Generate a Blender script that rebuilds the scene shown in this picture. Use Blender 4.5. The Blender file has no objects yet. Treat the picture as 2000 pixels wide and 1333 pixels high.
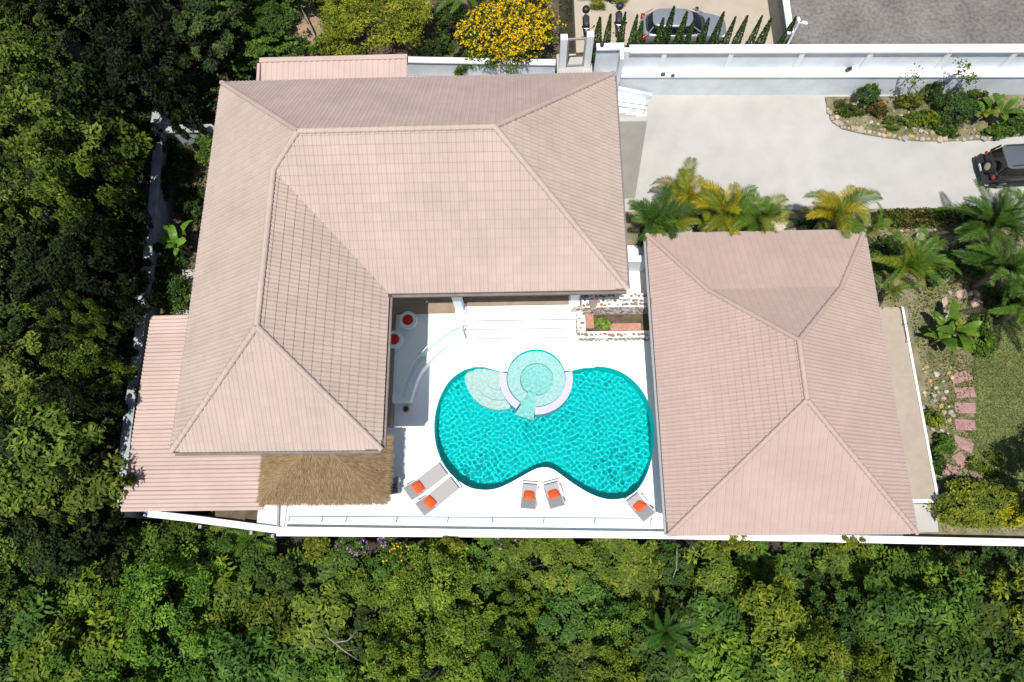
import bpy, bmesh, math, random
import numpy as np
from mathutils import Vector, Matrix, Euler

random.seed(7)
rng = np.random.default_rng(7)
sc = bpy.context.scene
C = sc.collection
R = math.radians

# ------------------------------------------------------------------ camera, sky, sun, exposure
CAM_H, FPX = 33.0, 1300.0
CAM_ROT = Euler((0.2880, 0.0264, -0.0081), 'XYZ')
cam_d = bpy.data.cameras.new('camera')
cam_d.sensor_width = 36.0
cam_d.lens = FPX / 2000.0 * 36.0
cam_d.clip_end = 1000
cam = bpy.data.objects.new('camera', cam_d)
cam.location = (0, 0, CAM_H)
cam.rotation_euler = CAM_ROT
C.objects.link(cam)
sc.camera = cam

SUN_DIR = Vector((-0.09, -0.32, 1.0)).normalized()      # towards the sun
world = bpy.data.worlds.new('World')
sc.world = world
world.use_nodes = True
wnt = world.node_tree
sky = wnt.nodes.new('ShaderNodeTexSky')
sky.sky_type = 'NISHITA'
sky.sun_disc = False
sky.sun_elevation = math.asin(SUN_DIR.z)
sky.sun_rotation = math.atan2(SUN_DIR.x, SUN_DIR.y)
sky.air_density = 1.0
wnt.links.new(sky.outputs[0], wnt.nodes['Background'].inputs[0])
wnt.nodes['Background'].inputs[1].default_value = 0.085
sun_d = bpy.data.lights.new('sun', 'SUN')
sun_d.energy = 4.6
sun_d.angle = R(0.5)
sun_d.color = (1.0, 0.965, 0.91)
sun_d.cycles.is_caustics_light = True
sun = bpy.data.objects.new('sun', sun_d)
sun.rotation_euler = SUN_DIR.to_track_quat('Z', 'Y').to_euler()
sun.location = (0, 0, 60)
C.objects.link(sun)
sc.view_settings.view_transform = 'Standard'
sc.view_settings.look = 'None'
sc.view_settings.exposure = 0.28
sc.view_settings.gamma = 1.0
sc.view_settings.use_curve_mapping = False
sc.cycles.use_denoising = True
sc.cycles.max_bounces = 10
sc.cycles.transparent_max_bounces = 16
sc.cycles.sample_clamp_indirect = 4.0

# ------------------------------------------------------------------ pixel -> place
RM = CAM_ROT.to_matrix()


def U(px, py, z=0.0):
    d = RM @ Vector(((px - 1000) / FPX, -(py - 666.5) / FPX, -1.0))
    t = (z - CAM_H) / d.z
    return Vector((d.x * t, d.y * t, z))


def PJ(p):
    d = RM.transposed() @ (Vector(p) - Vector((0, 0, CAM_H)))
    return (1000 + FPX * d.x / -d.z, 666.5 - FPX * d.y / -d.z)


def foot(px, py, y0):
    """height and x of a vertical thing on the line y = y0 whose tip is seen at a pixel"""
    lo, hi = -5.0, 25.0
    for _ in range(50):
        m = (lo + hi) / 2
        if U(px, py, m).y > y0:
            lo = m
        else:
            hi = m
    return U(px, py, lo)


# ------------------------------------------------------------------ materials
MATS = {}


def nodes(m):
    m.use_nodes = True
    return m.node_tree.nodes, m.node_tree.links, m.node_tree.nodes['Principled BSDF']


def PM(name, col, rough=0.7, nscale=3.0, namt=0.12, bump=0.0, bscale=40.0, metal=0.0, spec=0.3, col2=None, n2=0.0, n2scale=0.4):
    """painted / mineral surface: noise mottling at two scales and fine relief"""
    if name in MATS:
        return MATS[name]
    m = bpy.data.materials.new(name)
    N, L, b = nodes(m)
    tc = N.new('ShaderNodeTexCoord')
    nz = N.new('ShaderNodeTexNoise')
    nz.inputs['Scale'].default_value = nscale
    nz.inputs['Detail'].default_value = 6
    L.new(tc.outputs['Object'], nz.inputs['Vector'])
    rp = N.new('ShaderNodeValToRGB')
    c2 = col2 or tuple(max(0, c * (1 - namt * 2)) for c in col)
    rp.color_ramp.elements[0].color = (*c2, 1)
    rp.color_ramp.elements[0].position = 0.3
    rp.color_ramp.elements[1].color = (*col, 1)
    rp.color_ramp.elements[1].position = 0.62
    L.new(nz.outputs['Fac'], rp.inputs['Fac'])
    out = rp.outputs['Color']
    if n2:
        nb = N.new('ShaderNodeTexNoise')
        nb.inputs['Scale'].default_value = n2scale
        nb.inputs['Detail'].default_value = 4
        L.new(tc.outputs['Object'], nb.inputs['Vector'])
        mr = N.new('ShaderNodeMapRange')
        mr.inputs['From Min'].default_value = 0.3
        mr.inputs['From Max'].default_value = 0.7
        mr.inputs['To Min'].default_value = 1 - n2
        mr.inputs['To Max'].default_value = 1.0
        L.new(nb.outputs['Fac'], mr.inputs['Value'])
        mx = N.new('ShaderNodeMix')
        mx.data_type = 'RGBA'
        mx.blend_type = 'MULTIPLY'
        mx.inputs['Factor'].default_value = 1
        L.new(out, mx.inputs['A'])
        L.new(mr.outputs[0], mx.inputs['B'])
        out = mx.outputs['Result']
    L.new(out, b.inputs['Base Color'])
    b.inputs['Roughness'].default_value = rough
    b.inputs['Metallic'].default_value = metal
    b.inputs['Specular IOR Level'].default_value = spec
    if bump:
        n3 = N.new('ShaderNodeTexNoise')
        n3.inputs['Scale'].default_value = bscale
        n3.inputs['Detail'].default_value = 4
        L.new(tc.outputs['Object'], n3.inputs['Vector'])
        bp = N.new('ShaderNodeBump')
        bp.inputs['Strength'].default_value = bump
        bp.inputs['Distance'].default_value = 0.02
        L.new(n3.outputs['Fac'], bp.inputs['Height'])
        L.new(bp.outputs[0], b.inputs['Normal'])
    MATS[name] = m
    return m


def tile_mat(name, col, amt=0.12, dirt=0.14):
    """roof tile: each tile slightly different (object random or the per-tile attribute), weathering over the roof"""
    m = bpy.data.materials.new(name)
    N, L, b = nodes(m)
    at = N.new('ShaderNodeAttribute')
    at.attribute_name = 'rnd'
    oi = N.new('ShaderNodeObjectInfo')
    ad = N.new('ShaderNodeMath')
    ad.operation = 'ADD'
    L.new(at.outputs['Fac'], ad.inputs[0])
    L.new(oi.outputs['Random'], ad.inputs[1])
    fr = N.new('ShaderNodeMath')
    fr.operation = 'FRACT'
    L.new(ad.outputs[0], fr.inputs[0])
    rp = N.new('ShaderNodeValToRGB')
    rp.color_ramp.elements[0].color = (*(c * (1 - amt) for c in col), 1)
    rp.color_ramp.elements[1].color = (*(min(1, c * (1 + amt * 0.5)) for c in col), 1)
    L.new(fr.outputs[0], rp.inputs['Fac'])
    geo = N.new('ShaderNodeNewGeometry')
    nz = N.new('ShaderNodeTexNoise')
    nz.inputs['Scale'].default_value = 0.45
    nz.inputs['Detail'].default_value = 7
    nz.inputs['Roughness'].default_value = 0.65
    L.new(geo.outputs['Position'], nz.inputs['Vector'])
    mr = N.new('ShaderNodeMapRange')
    mr.inputs['From Min'].default_value = 0.3
    mr.inputs['From Max'].default_value = 0.65
    mr.inputs['To Min'].default_value = 1 - dirt
    mr.inputs['To Max'].default_value = 1.0
    L.new(nz.outputs['Fac'], mr.inputs['Value'])
    mx = N.new('ShaderNodeMix')
    mx.data_type = 'RGBA'
    mx.blend_type = 'MULTIPLY'
    mx.inputs['Factor'].default_value = 1
    L.new(rp.outputs['Color'], mx.inputs['A'])
    L.new(mr.outputs[0], mx.inputs['B'])
    L.new(mx.outputs['Result'], b.inputs['Base Color'])
    b.inputs['Roughness'].default_value = 0.75
    b.inputs['Specular IOR Level'].default_value = 0.25
    return m


def leaf_mat(name, dark, mid, light, trans=0.3, rough=0.6):
    """leaf colour from the per-leaf attribute, multiplied by the plant's own object colour"""
    if name in MATS:
        return MATS[name]
    m = bpy.data.materials.new(name)
    N, L, b = nodes(m)
    at = N.new('ShaderNodeAttribute')
    at.attribute_name = 'rnd'
    rp = N.new('ShaderNodeValToRGB')
    e = rp.color_ramp.elements
    e[0].color = (*dark, 1)
    e[0].position = 0.0
    e[1].color = (*light, 1)
    e[1].position = 1.0
    k = e.new(0.55)
    k.color = (*mid, 1)
    L.new(at.outputs['Fac'], rp.inputs['Fac'])
    oi = N.new('ShaderNodeObjectInfo')
    mx = N.new('ShaderNodeMix')
    mx.data_type = 'RGBA'
    mx.blend_type = 'MULTIPLY'
    mx.inputs['Factor'].default_value = 1
    L.new(rp.outputs['Color'], mx.inputs['A'])
    L.new(oi.outputs['Color'], mx.inputs['B'])
    L.new(mx.outputs['Result'], b.inputs['Base Color'])
    b.inputs['Roughness'].default_value = rough
    b.inputs['Specular IOR Level'].default_value = 0.2
    tr = N.new('ShaderNodeBsdfTranslucent')
    L.new(mx.outputs['Result'], tr.inputs['Color'])
    ms = N.new('ShaderNodeMixShader')
    ms.inputs[0].default_value = trans
    L.new(b.outputs[0], ms.inputs[1])
    L.new(tr.outputs[0], ms.inputs[2])
    L.new(ms.outputs[0], N['Material Output'].inputs['Surface'])
    MATS[name] = m
    return m


def glass_mat(name, tint=(0.86, 0.95, 0.94), refl=0.10, body=0.06, bodycol=(0.75, 0.9, 0.88)):
    """thin pane: mostly see-through, a little reflection and a faint milky body"""
    m = bpy.data.materials.new(name)
    m.use_nodes = True
    N, L = m.node_tree.nodes, m.node_tree.links
    N.remove(N['Principled BSDF'])
    t = N.new('ShaderNodeBsdfTransparent')
    t.inputs[0].default_value = (*tint, 1)
    g = N.new('ShaderNodeBsdfGlossy')
    g.inputs['Roughness'].default_value = 0.03
    d = N.new('ShaderNodeBsdfDiffuse')
    d.inputs[0].default_value = (*bodycol, 1)
    m1 = N.new('ShaderNodeMixShader')
    m1.inputs[0].default_value = refl
    L.new(t.outputs[0], m1.inputs[1])
    L.new(g.outputs[0], m1.inputs[2])
    m2 = N.new('ShaderNodeMixShader')
    m2.inputs[0].default_value = body
    L.new(m1.outputs[0], m2.inputs[1])
    L.new(d.outputs[0], m2.inputs[2])
    L.new(m2.outputs[0], N['Material Output'].inputs['Surface'])
    return m


WHITE = PM('white_render', (0.82, 0.83, 0.83), 0.8, 1.6, 0.02, 0.15, 60, n2=0.07, n2scale=0.35)
DECK = PM('white_deck', (0.84, 0.85, 0.85), 0.75, 2.2, 0.015, 0.15, 70, n2=0.05, n2scale=0.3)
WALLW = PM('weathered_white_wall', (0.73, 0.78, 0.82), 0.85, 1.2, 0.06, 0.3, 30, n2=0.16, n2scale=0.5)
TILE = tile_mat('pink_roof_tile', (0.452, 0.352, 0.304), 0.04, 0.14)
TILE2 = tile_mat('pink_roof_tile_guest', (0.432, 0.322, 0.278), 0.03, 0.10)
SHEETP = tile_mat('pink_roof_sheet', (0.495, 0.378, 0.328), 0.05, 0.14)
UNDER = PM('roof_underlay', (0.16, 0.11, 0.095), 0.9, 4, 0.1)
FASCIA = PM('fascia_brown_grey', (0.20, 0.165, 0.15), 0.7, 4, 0.1)
BROWN = PM('brown_floor_tile', (0.33, 0.245, 0.165), 0.6, 2.0, 0.12, 0.2, 20, n2=0.15)
TAN = PM('tan_patio', (0.375, 0.315, 0.245), 0.7, 3.0, 0.05, 0.2, 40, n2=0.10)
CONC = PM('pale_concrete', (0.44, 0.426, 0.392), 0.85, 0.9, 0.05, 0.3, 30, n2=0.16, n2scale=0.22)
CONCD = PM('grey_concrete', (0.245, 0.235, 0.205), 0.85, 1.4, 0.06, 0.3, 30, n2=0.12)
PAVE = PM('beige_yard_paving', (0.43, 0.37, 0.29), 0.85, 1.5, 0.05, 0.3, 30, n2=0.12)
SOIL = PM('brown_soil', (0.15, 0.115, 0.075), 0.95, 2.5, 0.25, 0.8, 14, n2=0.3)
SOILG = PM('mossy_garden_soil', (0.25, 0.215, 0.135), 0.95, 1.8, 0.25, 0.8, 14, col2=(0.12, 0.125, 0.055), n2=0.25, n2scale=0.6)
DIRT = PM('sandy_dirt', (0.36, 0.25, 0.16), 0.95, 1.8, 0.2, 0.8, 14, n2=0.25)
FLOORF = PM('forest_floor', (0.045, 0.042, 0.025), 0.95, 1.5, 0.3, 0.8, 8)
ASPH = PM('grey_block_paving', (0.225, 0.205, 0.19), 0.9, 5.0, 0.2, 0.8, 14, n2=0.32, n2scale=0.6)
BARK = PM('bark', (0.06, 0.052, 0.04), 0.9, 6, 0.25, 0.7, 20)
PALMB = PM('palm_trunk', (0.25, 0.22, 0.16), 0.9, 6, 0.25, 0.7, 20)
BLACKP = PM('black_plastic', (0.02, 0.02, 0.022), 0.45, 6, 0.1, spec=0.5)
RUBBER = PM('rubber', (0.018, 0.018, 0.018), 0.85, 6, 0.1)
STEEL = PM('brushed_steel', (0.42, 0.42, 0.43), 0.35, 8, 0.05, metal=0.9)
GREYM = PM('grey_metal', (0.30, 0.30, 0.31), 0.5, 8, 0.05)
GREYF = PM('grey_sling_fabric', (0.36, 0.345, 0.345), 0.85, 30, 0.06, 0.3, 300)
WMETAL = PM('white_metal', (0.80, 0.80, 0.80), 0.4, 8, 0.02, spec=0.5)
ORANGE = PM('orange_cushion_fabric', (0.76, 0.105, 0.03), 0.85, 10, 0.08, 0.3, 200)
RED = PM('red_vinyl', (0.50, 0.015, 0.015), 0.5, 6, 0.05)
TERRA = PM('terracotta_slab', (0.47, 0.235, 0.165), 0.85, 5, 0.14, 0.5, 40)
PINKS = PM('pink_stepping_stone', (0.37, 0.215, 0.20), 0.85, 5, 0.10, 0.5, 40, n2=0.15, n2scale=1.5)
STONE = [PM('field_stone_%s' % n, c, 0.85, 7, 0.18, 0.6, 30) for n, c in
         (('brown', (0.27, 0.20, 0.16)), ('grey', (0.26, 0.245, 0.235)), ('cream', (0.44, 0.37, 0.29)), ('rust', (0.32, 0.20, 0.15)), ('dark', (0.17, 0.15, 0.14)))]
ROCKM = [PM('rock_%s' % n, c, 0.9, 5, 0.18, 0.7, 25) for n, c in
         (('cream', (0.56, 0.49, 0.38)), ('pink', (0.50, 0.37, 0.29)), ('grey', (0.38, 0.35, 0.32)), ('ochre', (0.46, 0.34, 0.16)))]
SILVER = PM('silver_car_paint', (0.36, 0.38, 0.41), 0.28, 2, 0.02, metal=0.55, spec=0.6)
DARKP = PM('dark_grey_car_paint', (0.028, 0.029, 0.03), 0.3, 2, 0.05, metal=0.2, spec=0.6)
CARROOF = PM('slate_roof_paint', (0.115, 0.125, 0.14), 0.32, 2, 0.05, metal=0.25, spec=0.6)
CARGL = PM('tinted_car_glass', (0.008, 0.009, 0.011), 0.06, 2, 0.02, spec=0.6)
REDL = PM('red_lens', (0.42, 0.012, 0.012), 0.2, 6, 0.05, spec=0.6)
CLEARL = PM('clear_lens', (0.6, 0.6, 0.6), 0.15, 6, 0.05, spec=0.6)
THATCH0 = PM('thatch_bed', (0.23, 0.16, 0.085), 0.95, 8, 0.2, 0.8, 30)
GLASS = glass_mat('railing_glass', (0.90, 0.97, 0.96), 0.06, 0.03)
GLASSD = glass_mat('window_glass', (0.35, 0.4, 0.4), 0.25, 0.1, (0.03, 0.04, 0.045))

LEAFA = leaf_mat('leaf_broad', (0.026, 0.050, 0.008), (0.075, 0.118, 0.017), (0.165, 0.215, 0.034))
LEAFD = leaf_mat('leaf_deep', (0.011, 0.026, 0.007), (0.038, 0.070, 0.014), (0.135, 0.165, 0.034))
LEAFY = leaf_mat('leaf_yellow_green', (0.045, 0.07, 0.010), (0.155, 0.19, 0.02), (0.31, 0.32, 0.04))
LEAFC = leaf_mat('leaf_conifer', (0.014, 0.036, 0.009), (0.042, 0.085, 0.018), (0.09, 0.135, 0.03), 0.15)
LEAFP = leaf_mat('leaf_palm', (0.035, 0.075, 0.012), (0.085, 0.155, 0.018), (0.20, 0.25, 0.03), 0.3, 0.4)
FLOWY = leaf_mat('petal_yellow', (0.55, 0.30, 0.005), (0.74, 0.47, 0.01), (0.82, 0.60, 0.02), 0.25, 0.6)
FLOWV = leaf_mat('petal_violet', (0.20, 0.05, 0.35), (0.36, 0.13, 0.50), (0.60, 0.42, 0.68), 0.25, 0.6)
STRAW = leaf_mat('straw', (0.165, 0.107, 0.052), (0.275, 0.188, 0.102), (0.375, 0.272, 0.158), 0.1, 0.85)
GRASSM = leaf_mat('grass_blade', (0.075, 0.105, 0.025), (0.155, 0.185, 0.048), (0.28, 0.28, 0.09), 0.3, 0.7)


# ------------------------------------------------------------------ mesh collector
class MB:
    def __init__(self):
        self.v = []
        self.f = []
        self.r = []          # per-face random attribute, optional

    def add(self, vs, fs, r=None):
        o = len(self.v)
        self.v += [tuple(p) for p in vs]
        self.f += [tuple(i + o for i in q) for q in fs]
        if r is not None:
            self.r += [r] * len(fs)
        return self

    def box(self, x0, x1, y0, y1, z0, z1, M=None):
        vs = [Vector((x, y, z)) for z in (z0, z1) for y in (y0, y1) for x in (x0, x1)]
        if M:
            vs = [M @ p for p in vs]
        return self.add(vs, [(0, 2, 3, 1), (4, 5, 7, 6), (0, 1, 5, 4), (2, 6, 7, 3), (0, 4, 6, 2), (1, 3, 7, 5)])

    def bar(self, a, b, w, h, up=(0, 0, 1)):
        """a box of width w and height h from a to b, the line being the middle of its underside"""
        a, b = Vector(a), Vector(b)
        d = b - a
        L = d.length
        x = d.normalized()
        y = Vector(up).cross(x)
        if y.length < 1e-4:
            y = Vector((0, 1, 0))
        y.normalize()
        z = x.cross(y)
        M = Matrix((x, y, z)).transposed().to_4x4()
        M.translation = a
        return self.box(0, L, -w / 2, w / 2, 0, h, M)

    def prism(self, poly, z0, z1):
        """extruded plan polygon, counter-clockwise; z may be a number or a function of (x, y)"""
        n = len(poly)
        f0 = z0 if callable(z0) else (lambda x, y: z0)
        f1 = z1 if callable(z1) else (lambda x, y: z1)
        vs = [(p[0], p[1], f0(p[0], p[1])) for p in poly] + [(p[0], p[1], f1(p[0], p[1])) for p in poly]
        fs = [tuple(range(n - 1, -1, -1)), tuple(range(n, 2 * n))]
        fs += [(i, (i + 1) % n, n + (i + 1) % n, n + i) for i in range(n)]
        return self.add(vs, fs)

    def tube(self, pts, rad, n=7, cap=True):
        pts = [Vector(p) for p in pts]
        k = len(pts)
        rad = rad if hasattr(rad, '__len__') else [rad] * k
        o = len(self.v)
        prev = None
        for i, p in enumerate(pts):
            d = (pts[min(i + 1, k - 1)] - pts[max(i - 1, 0)]).normalized()
            a = prev - d * prev.dot(d) if prev else d.orthogonal()
            a.normalize()
            prev = a
            b = d.cross(a)
            for j in range(n):
                t = 2 * math.pi * j / n
                self.v.append(tuple(p + (a * math.cos(t) + b * math.sin(t)) * rad[i]))
        for i in range(k - 1):
            for j in range(n):
                self.f.append((o + i * n + j, o + i * n + (j + 1) % n, o + (i + 1) * n + (j + 1) % n, o + (i + 1) * n + j))
        if cap:
            self.f.append(tuple(o + j for j in range(n - 1, -1, -1)))
            self.f.append(tuple(o + (k - 1) * n + j for j in range(n)))
        return self

    def lathe(self, prof, n=20, M=None, cap=True):
        o = len(self.v)
        for (r, z) in prof:
            for j in range(n):
                t = 2 * math.pi * j / n
                p = Vector((r * math.cos(t), r * math.sin(t), z))
                self.v.append(tuple(M @ p if M else p))
        for i in range(len(prof) - 1):
            for j in range(n):
                self.f.append((o + i * n + j, o + i * n + (j + 1) % n, o + (i + 1) * n + (j + 1) % n, o + (i + 1) * n + j))
        if cap:
            self.f.append(tuple(o + j for j in range(n - 1, -1, -1)))
            self.f.append(tuple(o + (len(prof) - 1) * n + j for j in range(n)))
        return self

    def loft(self, rings, cap=True):
        o = len(self.v)
        n = len(rings[0])
        for r in rings:
            self.v += [tuple(p) for p in r]
        for i in range(len(rings) - 1):
            for j in range(n):
                self.f.append((o + i * n + j, o + i * n + (j + 1) % n, o + (i + 1) * n + (j + 1) % n, o + (i + 1) * n + j))
        if cap:
            self.f.append(tuple(o + j for j in range(n - 1, -1, -1)))
            self.f.append(tuple(o + (len(rings) - 1) * n + j for j in range(n)))
        return self

    def mesh(self, name, mat, smooth=False, bevel=0):
        me = bpy.data.meshes.new(name)
        me.from_pydata(self.v, [], self.f)
        if self.r:
            a = me.attributes.new('rnd', 'FLOAT', 'FACE')
            a.data.foreach_set('value', np.array(self.r, dtype=np.float32))
        if bevel:
            bm = bmesh.new()
            bm.from_mesh(me)
            bmesh.ops.remove_doubles(bm, verts=bm.verts, dist=1e-5)
            es = [e for e in bm.edges if len(e.link_faces) == 2 and e.calc_face_angle(0) > 0.6]
            bmesh.ops.bevel(bm, geom=es, offset=bevel, segments=2, affect='EDGES', profile=0.5)
            bm.to_mesh(me)
            bm.free()
        if smooth:
            me.polygons.foreach_set('use_smooth', [True] * len(me.polygons))
            if smooth != 'all':
                me.set_sharp_from_angle(angle=R(40))
        me.materials.append(mat)
        return me

    def build(self, name, mat, parent=None, world=False, smooth=False, bevel=0):
        if world and parent is not None:
            o = rootloc(parent)
            self.v = [(p[0] - o.x, p[1] - o.y, p[2] - o.z) for p in self.v]
        return link(name, self.mesh(name, mat, smooth, bevel), parent)


def rootloc(o):
    while o.parent:
        o = o.parent
    return Vector(o.location)


def link(name, me, parent=None):
    o = bpy.data.objects.new(name, me)
    C.objects.link(o)
    if parent is not None:
        o.parent = parent
    return o


def tag(o, label, cat, group=None):
    o['label'] = label
    o['category'] = cat
    if group:
        o['group'] = group
    return o


def struct(o):
    o['kind'] = 'structure'
    return o


def thing(name, label, cat, loc=(0, 0, 0), rz=0.0, group=None):
    o = bpy.data.objects.new(name, None)
    o.empty_display_size = 0.3
    C.objects.link(o)
    o.location = loc
    o.rotation_euler = (0, 0, rz)
    return tag(o, label, cat, group)


def copy_tree(o, parent=None):
    c = o.copy()
    C.objects.link(c)
    c.parent = parent
    for ch in list(o.children):
        copy_tree(ch, c)
    return c


def sheet(name, poly, z, mat, holes=()):
    """flat sheet from a plan polygon with holes"""
    bm = bmesh.new()
    for loop in [poly] + list(holes):
        vs = [bm.verts.new((p[0], p[1], z)) for p in loop]
        for i in range(len(vs)):
            bm.edges.new((vs[i], vs[(i + 1) % len(vs)]))
    bmesh.ops.triangle_fill(bm, use_beauty=True, edges=bm.edges[:], normal=(0, 0, 1))
    for f in bm.faces:
        if f.normal.z < 0:
            f.normal_flip()
    me = bpy.data.meshes.new(name)
    bm.to_mesh(me)
    bm.free()
    me.materials.append(mat)
    return link(name, me)


def px_poly(pts, z=0.0):
    return [tuple(U(x, y, z))[:2] for x, y in pts]


def ccw(poly):
    a = sum(poly[i][0] * poly[(i + 1) % len(poly)][1] - poly[(i + 1) % len(poly)][0] * poly[i][1] for i in range(len(poly)))
    return poly if a > 0 else poly[::-1]


def inside(poly, x, y):
    c = False
    n = len(poly)
    for i in range(n):
        x1, y1 = poly[i][:2]
        x2, y2 = poly[(i + 1) % n][:2]
        if (y1 > y) != (y2 > y) and x < (x2 - x1) * (y - y1) / (y2 - y1) + x1:
            c = not c
    return c


def smooth_loop(pts, n=4):
    """closed Catmull-Rom through the points"""
    out = []
    k = len(pts)
    for i in range(k):
        p0, p1, p2, p3 = (Vector(pts[(i + j - 1) % k]) for j in range(4))
        for s in range(n):
            t = s / n
            out.append(tuple(0.5 * ((2 * p1) + (p2 - p0) * t + (2 * p0 - 5 * p1 + 4 * p2 - p3) * t * t + (3 * p1 - p0 - 3 * p2 + p3) * t ** 3)))
    return out


def smooth_path(pts, n=5):
    pts = [Vector(p) for p in pts]
    out = []
    for i in range(len(pts) - 1):
        p0, p1, p2, p3 = pts[max(i - 1, 0)], pts[i], pts[i + 1], pts[min(i + 2, len(pts) - 1)]
        for s in range(n):
            t = s / n
            out.append(0.5 * ((2 * p1) + (p2 - p0) * t + (2 * p0 - 5 * p1 + 4 * p2 - p3) * t * t + (3 * p1 - p0 - 3 * p2 + p3) * t ** 3))
    return out + [pts[-1]]

# ================================================================== THE SETTING
def noise2(x, y, s=1.0):
    return (math.sin(x * 0.9 * s + 1.3) * math.cos(y * 1.1 * s + 0.4) + 0.6 * math.sin(x * 2.1 * s + y * 1.7 * s) + 0.4 * math.cos(x * 3.3 * s - y * 2.9 * s)) / 2


def terr(x, y):
    h = -2.3
    if y < -0.6:
        h = -2.6 - 0.18 * min(12, -y - 0.6) + 0.25 * noise2(x, y, 0.5)
    elif x < -17.6:
        h = -3.0 + 0.35 * noise2(x, y, 0.5)
    if y > 22.2 and x < 4.0:
        k = min(1, (y - 22.2) / 1.2) * min(1, max(0, (x + 22) / 4.0))
        h = h * (1 - k) + k * (0.45 + 0.12 * noise2(x, y, 0.9))
    if y > 26 and x >= 4.0:
        h = 0.4
    return h


mb = MB()
gx = [-150, -100, -70] + list(np.arange(-50, 46, 1.0)) + [60, 90, 150]
gy = [-150, -100, -60] + list(np.arange(-30, 46, 1.0)) + [60, 90, 150]
for y in gy:
    for x in gx:
        mb.v.append((float(x), float(y), terr(x, y)))
for j in range(len(gy) - 1):
    for i in range(len(gx) - 1):
        a = j * len(gx) + i
        mb.f.append((a, a + 1, a + 1 + len(gx), a + len(gx)))
struct(mb.build('ground', FLOORF, smooth=True))

# ---- pool outline (water's edge at deck level)
POOL_PX = [(945, 717), (922, 719), (903, 725), (880, 742), (862, 770), (851, 805), (848, 838), (852, 872), (865, 905), (885, 930), (912, 950), (940, 957),
           (968, 955), (995, 944), (1022, 929), (1045, 917), (1063, 913), (1080, 917), (1098, 929), (1120, 945), (1148, 962), (1175, 973), (1198, 976),
           (1222, 972), (1245, 957), (1262, 930), (1273, 895), (1278, 860), (1276, 820), (1266, 785), (1248, 755), (1222, 732), (1195, 720), (1165, 716), (1140, 719)]
SPA = U(1047, 738)
SPA_R = 1.50                                            # spa, outside of its bench
RING_R = 1.88                                           # outside of the lilac wall
SPA_IN = U(1048.5, 738)
SPA_RI = 0.86
pl = px_poly(POOL_PX)
pl = [p for p in smooth_loop([(x, y, 0) for x, y in pl], 4)]
pl = [(p[0], p[1]) for p in pl]
# replace the top between the lobes by the ring and the spa circle
mid = [p for p in pl]
outl = []
for i, p in enumerate(mid):
    if (Vector(p) - Vector(SPA[:2])).length < RING_R + 0.02 and p[1] > SPA.y - 0.3:
        continue
    outl.append(p)
# start after the right lobe: outl runs left lobe ... right lobe (counter-clockwise seen from above)
yc = U(1047, 725).y
a_r = math.asin(min(0.99, (yc - SPA.y) / RING_R))
a_s = math.asin(min(0.99, (yc - SPA.y) / SPA_R))
bridge = [(SPA.x + RING_R * math.cos(a_r), SPA.y + RING_R * math.sin(a_r))]
for k in range(25):
    a = a_s + (math.pi - 2 * a_s) * k / 24
    bridge.append((SPA.x + SPA_R * math.cos(a), SPA.y + SPA_R * math.sin(a)))
bridge.append((SPA.x - RING_R * math.cos(a_r), SPA.y + RING_R * math.sin(a_r)))
POOL = ccw(outl + bridge)
DEPTH, WL = 1.35, -0.11

# deck
deck_out = [(-13.2, 0.62), (-11.9, 0.52), (5.6, 0.12), (17.0, -0.1), (17.0, 13.6), (-13.2, 13.6)]
struct(sheet('pool_deck', deck_out, 0.0, DECK, [POOL]))

# swimming pool
pool = thing('swimming_pool', 'peanut shaped turquoise swimming pool with a round spa set in its edge', 'pool', (SPA.x, 5.0, 0))


def recv(o):
    o.cycles.is_caustics_receiver = True
    return o


def flat_mat(name, col, scale=14.0, amt=0.10, grid=True):
    """small mosaic tile, no gloss of its own under the water"""
    m = bpy.data.materials.new(name)
    N, L, b = nodes(m)
    tc = N.new('ShaderNodeTexCoord')
    vo = N.new('ShaderNodeTexVoronoi')
    vo.inputs['Scale'].default_value = scale
    L.new(tc.outputs['Object'], vo.inputs['Vector'])
    sp = N.new('ShaderNodeSeparateColor')
    L.new(vo.outputs['Color'], sp.inputs[0])
    rp = N.new('ShaderNodeValToRGB')
    rp.color_ramp.elements[0].color = (*(c * (1 - amt) for c in col), 1)
    rp.color_ramp.elements[1].color = (*(min(1, c * (1 + amt)) for c in col), 1)
    L.new(sp.outputs[0], rp.inputs['Fac'])
    L.new(rp.outputs['Color'], b.inputs['Base Color'])
    b.inputs['Roughness'].default_value = 0.9
    b.inputs['Specular IOR Level'].default_value = 0.0
    return m


POOLT = flat_mat('turquoise_mosaic', (0.008, 0.575, 0.57))
POOLW = flat_mat('teal_wall_mosaic', (0.0, 0.66, 0.66))
STEPT = flat_mat('cream_mosaic', (0.64, 0.67, 0.65), 10)
SPAT = flat_mat('pale_aqua_mosaic', (0.36, 0.65, 0.63), 10)
BENCHT = flat_mat('pale_green_mosaic', (0.54, 0.69, 0.67), 10)
LILAC = PM('lilac_coping_tile', (0.47, 0.465, 0.60), 0.6, 12, 0.06)

mb = MB()
n = len(POOL)
for p in POOL:
    mb.v.append((p[0], p[1], -0.002))
for p in POOL:
    mb.v.append((p[0], p[1], -DEPTH))
mb.f = [((i + 1) % n, i, n + i, n + (i + 1) % n) for i in range(n)]
recv(mb.build('basin_wall', POOLW, pool, True))
bf = sheet('basin_floor', POOL, -DEPTH, POOLT)
bf.parent = pool
bf.location = -Vector(pool.location)
recv(bf)
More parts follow.
